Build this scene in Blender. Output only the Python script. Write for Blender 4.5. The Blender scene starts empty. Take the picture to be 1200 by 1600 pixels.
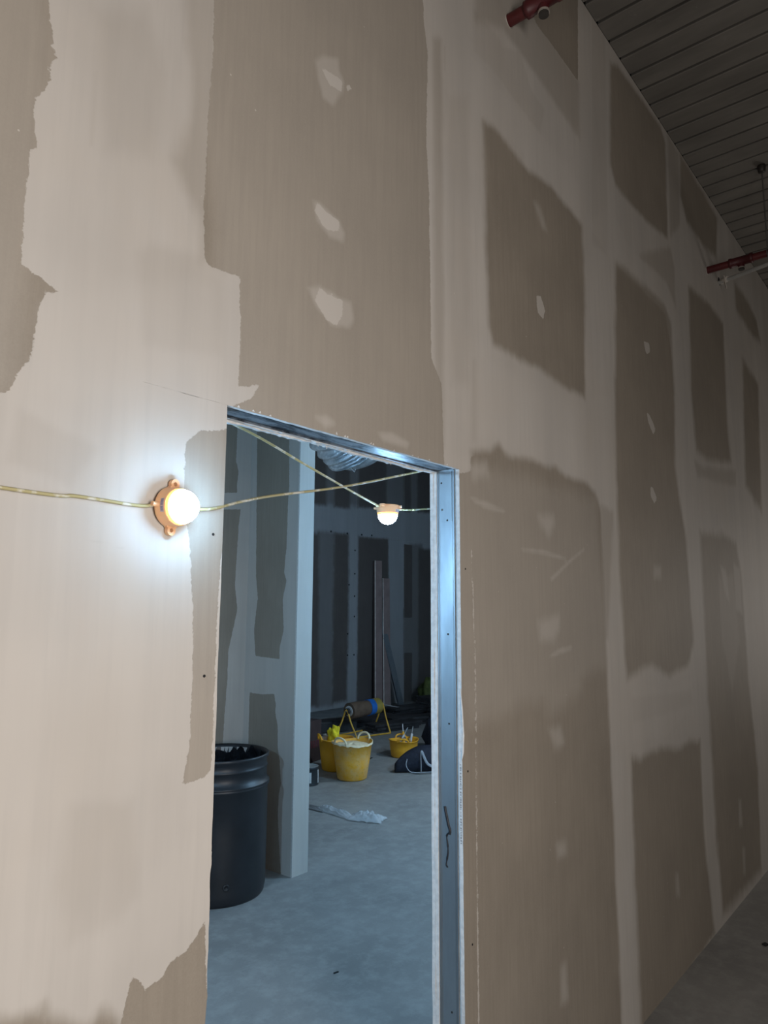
import bpy, math, random
import numpy as np
from mathutils import Vector, Matrix, noise as mnoise

random.seed(7)
SC = bpy.context.scene
COL = SC.collection
PI = math.pi

# ------------------------------------------------------------------ camera, world, light, exposure
CAM_F, CAM_PITCH, CAM_ROLL, CAM_YAW, CAM_H = 1106.15, 0.1373879, 0.00439612, 0.8777688, 1.739
cam_data = bpy.data.cameras.new('camera')
cam = bpy.data.objects.new('camera', cam_data); COL.objects.link(cam)
cam_data.sensor_fit = 'VERTICAL'; cam_data.sensor_height = 36.0; cam_data.sensor_width = 27.0
cam_data.lens = 36.0 * CAM_F / 1600.0
cam_data.clip_start = 0.05; cam_data.clip_end = 100
_F = Vector((math.sin(CAM_YAW)*math.cos(CAM_PITCH), math.cos(CAM_YAW)*math.cos(CAM_PITCH), math.sin(CAM_PITCH)))
_R = Vector((math.cos(CAM_YAW), -math.sin(CAM_YAW), 0)); _U = _R.cross(_F)
_R2 = _R*math.cos(CAM_ROLL) + _U*math.sin(CAM_ROLL); _U2 = -_R*math.sin(CAM_ROLL) + _U*math.cos(CAM_ROLL)
cam.matrix_world = Matrix(((_R2.x, _U2.x, -_F.x, 0), (_R2.y, _U2.y, -_F.y, 0), (_R2.z, _U2.z, -_F.z, CAM_H), (0, 0, 0, 1)))
SC.camera = cam

world = bpy.data.worlds.new('world'); SC.world = world; world.use_nodes = True
world.node_tree.nodes['Background'].inputs[0].default_value = (0.85, 0.92, 1.0, 1)
world.node_tree.nodes['Background'].inputs[1].default_value = 0.12

# daylight entering the corridor through window_1 in the rear wall
def area(name, loc, rot, sx, sy, power, color):
    l = bpy.data.lights.new(name, 'AREA'); l.shape = 'RECTANGLE'; l.size = sx; l.size_y = sy; l.energy = power; l.color = color
    o = bpy.data.objects.new(name, l); COL.objects.link(o); o.location = loc; o.rotation_euler = rot
    return o
area('window_daylight', (0.10, -1.62, 1.62), (math.radians(90), 0, 0), 1.0, 1.5, 80.0, (1.0, 0.93, 0.88))
# fill light added at the corridor's unseen far end, brightening the right wall
area('end_fill_light', (8.56, -.45, 1.75), (math.radians(90), 0, math.radians(90)), 1.3, 1.5, 20.0, (1.0, 0.93, 0.86))
LED = (0.37, 0.67, 1.0)
DOME_STRENGTH = 125.0

SC.view_settings.view_transform = 'Standard'
SC.view_settings.look = 'None'
SC.view_settings.exposure = 0.0
SC.view_settings.gamma = 1.0
SC.view_settings.use_curve_mapping = False
SC.cycles.use_denoising = True
SC.cycles.max_bounces = 8
SC.cycles.diffuse_bounces = 5
SC.cycles.sample_clamp_indirect = 6.0

# ------------------------------------------------------------------ materials
def newmat(name):
    m = bpy.data.materials.new(name); m.use_nodes = True
    nt = m.node_tree; b = nt.nodes['Principled BSDF']
    return m, nt, b
def nd(nt, t, **kw):
    n = nt.nodes.new(t)
    for k, v in kw.items():
        if k in n.bl_rna.properties.keys(): setattr(n, k, v)
        else: n.inputs[k].default_value = v
    return n
def math_n(nt, op, a, b=None, clamp=False):
    n = nt.nodes.new('ShaderNodeMath'); n.operation = op; n.use_clamp = clamp
    for i, v in enumerate((a, b)):
        if v is None: continue
        if isinstance(v, (int, float)): n.inputs[i].default_value = v
        else: nt.links.new(v, n.inputs[i])
    return n.outputs[0]
def mixc(nt, fac, a, b, mode='MIX'):
    n = nt.nodes.new('ShaderNodeMix'); n.data_type = 'RGBA'; n.blend_type = mode
    for s, v in ((n.inputs[0], fac), (n.inputs[6], a), (n.inputs[7], b)):
        if isinstance(v, (int, float)): s.default_value = v
        elif isinstance(v, tuple): s.default_value = v + (1,) if len(v) == 3 else v
        else: nt.links.new(v, s)
    return n.outputs[2]
def coords(nt, scale=(1, 1, 1)):
    g = nt.nodes.new('ShaderNodeNewGeometry'); m = nt.nodes.new('ShaderNodeMapping'); m.inputs['Scale'].default_value = scale
    nt.links.new(g.outputs['Position'], m.inputs[0]); return m.outputs[0]
def objcoords(nt, scale=(1, 1, 1)):
    g = nt.nodes.new('ShaderNodeTexCoord'); m = nt.nodes.new('ShaderNodeMapping'); m.inputs['Scale'].default_value = scale
    nt.links.new(g.outputs['Object'], m.inputs[0]); return m.outputs[0]
def tex(nt, vec, scale, detail=4.0, rough=0.55):
    n = nt.nodes.new('ShaderNodeTexNoise'); n.inputs['Scale'].default_value = scale; n.inputs['Detail'].default_value = detail
    n.inputs['Roughness'].default_value = rough; nt.links.new(vec, n.inputs['Vector']); return n.outputs['Fac']
def ramp(nt, fac, a, b):   # linear remap a..b -> 0..1
    n = nt.nodes.new('ShaderNodeMapRange'); n.inputs['From Min'].default_value = a; n.inputs['From Max'].default_value = b
    nt.links.new(fac, n.inputs['Value']); return n.outputs[0]
def bump(nt, b, height, strength, dist=0.01):
    n = nt.nodes.new('ShaderNodeBump'); n.inputs['Strength'].default_value = strength; n.inputs['Distance'].default_value = dist
    nt.links.new(height, n.inputs['Height']); nt.links.new(n.outputs[0], b.inputs['Normal'])

def simple(name, col, rough=0.6, metal=0.0, var=0.15, vscale=12.0, bmp=0.0, col2=None, obj=True, spec=0.5):
    m, nt, b = newmat(name)
    v = objcoords(nt) if obj else coords(nt)
    f = tex(nt, v, vscale)
    c2 = col2 or tuple(c*(1-var) for c in col)
    c1 = tuple(min(1, c*(1+var)) for c in col) if not col2 else col
    nt.links.new(mixc(nt, ramp(nt, f, .35, .65), c1, c2), b.inputs['Base Color'])
    b.inputs['Roughness'].default_value = rough; b.inputs['Metallic'].default_value = metal
    b.inputs['Specular IOR Level'].default_value = spec
    if bmp: bump(nt, b, f, bmp)
    return m

BOARD = (0.300, 0.262, 0.215)
FILLER = (0.60, 0.565, 0.52)
def coated_board(name, board=BOARD, filler=FILLER, rag=0.022, dim=.16):
    """plasterboard paper carrying joint compound; the coat shapes are mesh attributes"""
    m, nt, b = newmat(name)
    L = nt.links
    v = coords(nt); vs = coords(nt, (1, 1, .12)); vh = coords(nt, (.25, .25, 1))
    def at(n):
        a = nt.nodes.new('ShaderNodeAttribute'); a.attribute_name = n; return a.outputs['Fac']
    nz = math_n(nt, 'SUBTRACT', tex(nt, v, 48, 6, .78), .5)
    nz2 = math_n(nt, 'SUBTRACT', tex(nt, v, 7, 3, .6), .5)
    streak = math_n(nt, 'SUBTRACT', tex(nt, vs, 30, 4, .6), .5)
    def crisp(n):
        d = math_n(nt, 'ADD', at(n), math_n(nt, 'MULTIPLY', nz, rag))
        return math_n(nt, 'ADD', math_n(nt, 'MULTIPLY', d, 700.0), .5, True)
    def soft(n, k=1.0):
        d = math_n(nt, 'ADD', at(n), math_n(nt, 'ADD', math_n(nt, 'MULTIPLY', nz2, 1.1), math_n(nt, 'MULTIPLY', streak, 1.0)))
        r = nt.nodes.new('ShaderNodeMapRange'); r.interpolation_type = 'SMOOTHSTEP'
        r.inputs['From Min'].default_value = -.9; r.inputs['From Max'].default_value = .9; L.new(d, r.inputs['Value'])
        return math_n(nt, 'MULTIPLY', r.outputs[0], k)
    cover = tex(nt, vs, 5, 5, .6)
    fil = mixc(nt, ramp(nt, cover, .30, .70), filler, tuple(c*.84 for c in filler))
    fil = mixc(nt, math_n(nt, 'MULTIPLY', ramp(nt, tex(nt, v, 1.7, 5, .65), .45, .65), .5), fil, (filler[0]*.93, filler[1]*.90, filler[2]*.86))
    fil = mixc(nt, math_n(nt, 'MULTIPLY', ramp(nt, tex(nt, vh, 3.2, 3, .5), .45, .7), .22), fil, tuple(c*.72 for c in filler))
    fib = tex(nt, v, 260, 3, .7)
    brd = mixc(nt, ramp(nt, fib, .3, .7), tuple(c*.93 for c in board), tuple(c*1.07 for c in board))
    brd = mixc(nt, ramp(nt, tex(nt, v, 2.3, 4, .6), .35, .7), brd, tuple(c*1.16 for c in board))
    brd = mixc(nt, math_n(nt, 'MULTIPLY', ramp(nt, tex(nt, coords(nt, (1, 1, .05)), 70, 4, .65), .40, .65), .30), brd, tuple(c*.80 for c in board))
    fil = mixc(nt, math_n(nt, 'MULTIPLY', ramp(nt, tex(nt, coords(nt, (1, 1, .04)), 38, 5, .7), .48, .66), .30), fil, tuple(c*.80 for c in filler))
    bare = math_n(nt, 'MAXIMUM', crisp('bare_c'), soft('bare_s'))
    c = mixc(nt, bare, fil, brd)
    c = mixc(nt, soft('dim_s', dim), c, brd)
    c = mixc(nt, soft('half_s', .48), c, brd)
    c = mixc(nt, soft('haze_s', .20), c, filler)
    c = mixc(nt, soft('fill_s', .42), c, filler)
    c = mixc(nt, math_n(nt, 'MULTIPLY', crisp('fill_c'), .75), c, filler)
    # scattered specks of dried compound
    vo = nt.nodes.new('ShaderNodeTexVoronoi'); vo.inputs['Scale'].default_value = 9; L.new(v, vo.inputs['Vector'])
    c = mixc(nt, math_n(nt, 'MULTIPLY', math_n(nt, 'LESS_THAN', vo.outputs['Distance'], .022), .55), c, tuple(min(1, k*1.15) for k in filler))
    L.new(c, b.inputs['Base Color'])
    b.inputs['Roughness'].default_value = .62; b.inputs['Specular IOR Level'].default_value = .35
    h = math_n(nt, 'ADD', math_n(nt, 'MULTIPLY', bare, -.5), math_n(nt, 'MULTIPLY', streak, .35))
    bump(nt, b, h, .35, .0016)
    return m

M = {}
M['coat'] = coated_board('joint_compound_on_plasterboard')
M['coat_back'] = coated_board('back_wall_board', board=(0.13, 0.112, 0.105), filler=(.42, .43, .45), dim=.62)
M['gypsum'] = simple('gypsum_core', (.68, .67, .65), .9, 0, .10, 60, .4, obj=False)
M['screw_hole'] = simple('screw_hole', (.02, .02, .02), .9)
def galv(name, base, rough):
    m, nt, b = newmat(name); v = coords(nt, (1, 1, .25))
    vo = nt.nodes.new('ShaderNodeTexVoronoi'); vo.inputs['Scale'].default_value = 90; nt.links.new(v, vo.inputs['Vector'])
    f = tex(nt, v, 14, 5, .6)
    nt.links.new(mixc(nt, ramp(nt, f, .35, .7), base, tuple(c*.8 for c in base)), b.inputs['Base Color'])
    b.inputs['Metallic'].default_value = .85
    r = nt.nodes.new('ShaderNodeMapRange'); r.inputs['To Min'].default_value = rough-.08; r.inputs['To Max'].default_value = rough+.14
    nt.links.new(f, r.inputs['Value']); nt.links.new(r.outputs[0], b.inputs['Roughness'])
    bump(nt, b, tex(nt, v, 25, 3), .08, .004)
    return m
M['galv'] = galv('galvanised_steel', (.34, .375, .40), .48)
M['galv_dark'] = galv('dark_galvanised_steel', (.30, .34, .38), .40)
def smeared():
    m, nt, b = newmat('smeared_track'); f = tex(nt, coords(nt, (.35, 1, 1)), 34, 6, .75)
    nt.links.new(mixc(nt, ramp(nt, f, .42, .60), (.33, .38, .43), (.035, .045, .06)), b.inputs['Base Color'])
    b.inputs['Metallic'].default_value = .7; b.inputs['Roughness'].default_value = .5
    return m
M['track'] = smeared()
def decking():
    m, nt, b = newmat('dull_steel_decking'); v = coords(nt, (1, .25, 1))
    f = tex(nt, v, 6, 5, .6); g = tex(nt, coords(nt), 18, 6, .7)
    c = mixc(nt, ramp(nt, f, .3, .7), (.23, .215, .19), (.14, .13, .115))
    c = mixc(nt, math_n(nt, 'MULTIPLY', ramp(nt, g, .62, .75), .35), c, (.34, .32, .28))
    nt.links.new(c, b.inputs['Base Color']); b.inputs['Metallic'].default_value = .25; b.inputs['Roughness'].default_value = .6
    return m
M['deck'] = decking()
M['deck_slot'] = simple('deck_slot', (.012, .012, .012), .9)
def concrete():
    m, nt, b = newmat('dusty_concrete'); v = coords(nt)
    f = tex(nt, v, 1.3, 6, .65); g = tex(nt, v, 9, 5, .7); h = tex(nt, v, 120, 2, .6)
    c = mixc(nt, ramp(nt, f, .3, .7), (.345, .34, .325), (.235, .235, .228))
    c = mixc(nt, math_n(nt, 'MULTIPLY', ramp(nt, g, .45, .7), .5), c, (.45, .445, .43))
    c = mixc(nt, math_n(nt, 'MULTIPLY', ramp(nt, h, .60, .72), .25), c, (.20, .20, .19))
    nt.links.new(c, b.inputs['Base Color']); b.inputs['Roughness'].default_value = .55; b.inputs['Specular IOR Level'].default_value = .35
    bump(nt, b, g, .08, .004)
    return m
M['concrete'] = concrete()
M['plaster_wall'] = simple('corridor_wall', (.20, .185, .165), .8, 0, .08, 3, obj=False)
M['dome'], _nt, _b = newmat('lit_dome')
_b.inputs['Base Color'].default_value = (.9, .9, .9, 1); _b.inputs['Emission Color'].default_value = LED + (1,)
_b.inputs['Emission Strength'].default_value = DOME_STRENGTH
M['dome_bright'], _nt, _b = newmat('lit_dome_bright')
_b.inputs['Base Color'].default_value = (.9, .9, .9, 1); _b.inputs['Emission Color'].default_value = LED + (1,)
_b.inputs['Emission Strength'].default_value = 260.0
M['glow_collar'], _nt, _b = newmat('painted_glow_collar')
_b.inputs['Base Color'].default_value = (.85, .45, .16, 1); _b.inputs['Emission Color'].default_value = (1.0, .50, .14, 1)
_b.inputs['Emission Strength'].default_value = 1.6  # emission imitates dome light showing through the orange plastic
M['orange'], _nt, _b = newmat('orange_plastic')
_b.inputs['Base Color'].default_value = (.80, .47, .26, 1); _b.inputs['Roughness'].default_value = .4
_b.inputs['Subsurface Weight'].default_value = .3; _b.inputs['Subsurface Radius'].default_value = (.02, .01, .005)
M['print_blue'] = simple('label_print', (.12, .13, .32), .6)
M['print_pale'] = simple('label_pale', (.62, .50, .50), .6)
def cable_mat():
    m, nt, b = newmat('splashed_yellow_cable'); v = coords(nt)
    c = mixc(nt, ramp(nt, tex(nt, v, 30, 3), .52, .60), (.46, .40, .20), (.68, .65, .54))
    nt.links.new(c, b.inputs['Base Color']); b.inputs['Roughness'].default_value = .6
    return m
M['cable'] = cable_mat()
M['red'] = simple('red_oxide_pipe', (.10, .013, .014), .45, 0, .25, 8)
M['red_dark'] = simple('dark_red_fitting', (.07, .010, .012), .5, 0, .2, 14)
M['cast_dark'] = simple('dark_cap', (.05, .045, .04), .5, .3)
M['ring'] = simple('fitting_ring', (.38, .34, .30), .5, .3)
M['rod'] = simple('zinc_rod', (.20, .20, .19), .5, .6)
M['pvc'] = simple('grey_conduit', (.42, .42, .40), .5, 0, .1, 9)
M['rag_pale'] = simple('pale_tape', (.62, .58, .52), .8, 0, .1, 20)
def foil():
    m, nt, b = newmat('crinkled_foil'); v = objcoords(nt)
    f = tex(nt, v, 26, 5, .75)
    nt.links.new(mixc(nt, ramp(nt, f, .3, .7), (.72, .76, .80), (.30, .33, .36)), b.inputs['Base Color'])
    b.inputs['Metallic'].default_value = .8; b.inputs['Roughness'].default_value = .3
    bump(nt, b, f, .5, .012); return m
M['foil'] = foil()
M['black_plastic'] = simple('black_plastic', (.013, .014, .017), .42, 0, .3, 5)
M['black_film'] = simple('black_film', (.012, .013, .016), .25, 0, .4, 18, .4)
M['residue'] = simple('dried_residue', (.45, .44, .42), .9, 0, .2, 30)
def tub_mat(name, dusty):
    m, nt, b = newmat(name); v = objcoords(nt)
    f = tex(nt, v, 8, 6, .7); g = tex(nt, v, 40, 3, .6)
    c = mixc(nt, math_n(nt, 'MULTIPLY', ramp(nt, f, .38, .75), dusty), (.95, .44, .015), (.85, .62, .36))
    c = mixc(nt, math_n(nt, 'MULTIPLY', ramp(nt, g, .6, .7), dusty*.5), c, (.30, .22, .05))
    nt.links.new(c, b.inputs['Base Color']); b.inputs['Roughness'].default_value = .55; return m
M['tub_dusty'] = tub_mat('dusty_yellow_tub', .75)
M['tub_clean'] = tub_mat('clean_yellow_tub', .12)
M['plaster_dust'] = simple('plaster_residue', (.88, .74, .50), .95, 0, .1, 30, .3)
M['rag_yellow'] = simple('yellow_rag', (.92, .66, .02), .8, 0, .3, 20, .4)
M['steel'] = simple('tool_steel', (.55, .56, .58), .3, .9)
M['wood'] = simple('wood_handle', (.45, .26, .08), .6)
M['bag'] = simple('navy_canvas', (.012, .014, .026), .8, 0, .3, 30, .3)
M['strap'] = simple('grey_webbing', (.36, .37, .40), .8, 0, .1, 40)
M['tin'] = simple('dark_tin', (.03, .035, .04), .4, .2)
M['tin_lid'] = simple('tin_lid_plaster', (.30, .31, .30), .6)
M['white_label'] = simple('white_label', (.62, .63, .62), .6)
M['dark_card'] = simple('dark_card', (.055, .032, .03), .8, 0, .2, 6)
M['red_print'] = simple('faded_red_print', (.16, .02, .03), .7)
M['yellow_tube'] = simple('yellow_tube', (.80, .44, .06), .45, 0, .2, 10)
M['brown_roll'] = simple('brown_paper_roll', (.14, .09, .06), .7, 0, .2, 10)
M['blue'] = simple('blue_wrap', (.02, .16, .55), .5)
M['ochre'] = simple('ochre_wrap', (.38, .28, .06), .6)
M['white_core'] = simple('white_core', (.6, .6, .6), .7)
M['mauve'] = simple('stacked_trim', (.29, .21, .20), .5, 0, .12, 6)
M['pale_edge'] = simple('trim_edge', (.85, .76, .70), .5)
M['board_pack'] = simple('board_pack', (.22, .24, .25), .8, 0, .15, 4)
M['dark_pack'] = simple('dark_pack', (.035, .033, .036), .6, 0, .4, 5)
M['white_wire'] = simple('white_wire', (.62, .62, .62), .5)
M['olive'] = simple('olive_sack', (.10, .12, .03), .8, 0, .3, 10, .4)
M['clear'], _nt, _b = newmat('clear_film')
_b.inputs['Base Color'].default_value = (.80, .83, .85, 1); _b.inputs['Roughness'].default_value = .12
_b.inputs['Alpha'].default_value = .42; _b.inputs['Specular IOR Level'].default_value = .9
M['marker'] = simple('marker_ink', (.012, .014, .02), .5)
M['grey_print'] = simple('grey_edge_print', (.30, .30, .30), .8)
M['glass'], _nt, _b = newmat('window_glass')
_b.inputs['Base Color'].default_value = (1, 1, 1, 1); _b.inputs['Roughness'].default_value = 0; _b.inputs['Transmission Weight'].default_value = 1
M['alu'] = simple('window_frame_paint', (.55, .55, .53), .5)

# ------------------------------------------------------------------ mesh helpers
class MB:
    def __init__(s): s.v = []; s.f = []; s.m = []; s.sm = []
    def add(s, vs, fs, mi=0, smooth=False):
        o = len(s.v); s.v += [tuple(p) for p in vs]
        for f in fs: s.f.append(tuple(i+o for i in f)); s.m.append(mi); s.sm.append(smooth)
        return s
    def box(s, x0, x1, y0, y1, z0, z1, mi=0, mat=None):
        vs = [(x, y, z) for x in (x0, x1) for y in (y0, y1) for z in (z0, z1)]
        if mat is not None: vs = [mat @ Vector(p) for p in vs]
        return s.add(vs, [(0, 1, 3, 2), (4, 6, 7, 5), (0, 4, 5, 1), (2, 3, 7, 6), (0, 2, 6, 4), (1, 5, 7, 3)], mi)
    def tube(s, pts, r, n=10, mi=0, closed=False, flat=1.0, up=None):
        P = [Vector(p) for p in pts]; k = len(P); rings = []; prev = None
        for i in range(k):
            if closed: t = P[(i+1) % k]-P[i-1]
            else: t = P[min(i+1, k-1)]-P[max(i-1, 0)]
            t.normalize()
            if prev is None:
                a = Vector(up) if up else (Vector((0, 0, 1)) if abs(t.z) < .9 else Vector((1, 0, 0)))
            else: a = prev
            u = (a - t*a.dot(t)).normalized(); w = t.cross(u); prev = u
            rr = r[i] if isinstance(r, (list, tuple)) else r
            rings.append([P[i]+(u*math.cos(2*PI*j/n)*flat+w*math.sin(2*PI*j/n))*rr for j in range(n)])
        vs = [p for R_ in rings for p in R_]; fs = []
        for i in range(k if closed else k-1):
            a, b2 = i*n, ((i+1) % k)*n
            for j in range(n): fs.append((a+j, a+(j+1) % n, b2+(j+1) % n, b2+j))
        s.add(vs, fs, mi, True)
        if not closed:
            s.add(rings[0], [tuple(range(n))[::-1]], mi); s.add(rings[-1], [tuple(range(n))], mi)
        return s
    def lathe(s, prof, n=32, mi=0, mat=None, cap=True, ovx=1.0, jitter=None):
        vs = []
        for i, (r, z) in enumerate(prof):
            for j in range(n):
                a = 2*PI*j/n; rr = r; zz = z
                if jitter: rr, zz = jitter(i, j, r, z)
                p = Vector((rr*math.cos(a)*ovx, rr*math.sin(a), zz)); vs.append(mat @ p if mat is not None else p)
        fs = [(i*n+j, i*n+(j+1) % n, (i+1)*n+(j+1) % n, (i+1)*n+j) for i in range(len(prof)-1) for j in range(n)]
        s.add(vs, fs, mi, True)
        if cap:
            if prof[0][0] > 1e-5: s.f.append(tuple(len(s.v)-len(vs)+j for j in range(n))[::-1]); s.m.append(mi); s.sm.append(False)
            if prof[-1][0] > 1e-5: s.f.append(tuple(len(s.v)-n+j for j in range(n))); s.m.append(mi); s.sm.append(False)
        return s
    def prism(s, poly, axis_pts, mi=0):   # poly: list of 3-D points, extruded by the vector axis_pts
        n = len(poly); d = Vector(axis_pts); a = [Vector(p) for p in poly]
        s.add(a+[p+d for p in a], [tuple(range(n))[::-1], tuple(range(n, 2*n))]+[(j, (j+1) % n, (j+1) % n+n, j+n) for j in range(n)], mi)
        return s
    def build(s, name, mats, parent=None, loc=None, rot=None, recalc=True):
        me = bpy.data.meshes.new(name); me.from_pydata(s.v, [], s.f)
        if not isinstance(mats, (list, tuple)): mats = [mats]
        for m in mats: me.materials.append(m)
        me.polygons.foreach_set('material_index', s.m); me.polygons.foreach_set('use_smooth', s.sm)
        if recalc:
            import bmesh
            bm = bmesh.new(); bm.from_mesh(me); bmesh.ops.recalc_face_normals(bm, faces=bm.faces); bm.to_mesh(me); bm.free()
        me.update()
        o = bpy.data.objects.new(name, me); COL.objects.link(o)
        if parent: o.parent = parent
        if loc: o.location = loc
        if rot: o.rotation_euler = rot
        return o
def tag(o, label=None, cat=None, group=None, kind=None):
    if label: o['label'] = label
    if cat: o['category'] = cat
    if group: o['group'] = group
    if kind: o['kind'] = kind
    return o
def empty(name, loc=(0, 0, 0), rz=0.0, label=None, cat=None, group=None):
    o = bpy.data.objects.new(name, None); COL.objects.link(o); o.location = loc; o.rotation_euler = (0, 0, rz); o.empty_display_size = .1
    return tag(o, label, cat, group)
def bevel(o, w, seg=2):
    md = o.modifiers.new('bevel', 'BEVEL'); md.width = w; md.segments = seg; md.limit_method = 'ANGLE'; return o
def struct(o): o['kind'] = 'structure'; return o
def catmull(pts, n=8):
    P = [Vector(p) for p in pts]; P = [2*P[0]-P[1]]+P+[2*P[-1]-P[-2]]; out = []
    for i in range(1, len(P)-2):
        for k in range(n):
            t = k/n; out.append(.5*((2*P[i])+(P[i+1]-P[i-1])*t+(2*P[i-1]-5*P[i]+4*P[i+1]-P[i+2])*t*t+(3*P[i]-P[i-1]-3*P[i+1]+P[i+2])*t**3))
    out.append(P[-2]); return out

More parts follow.
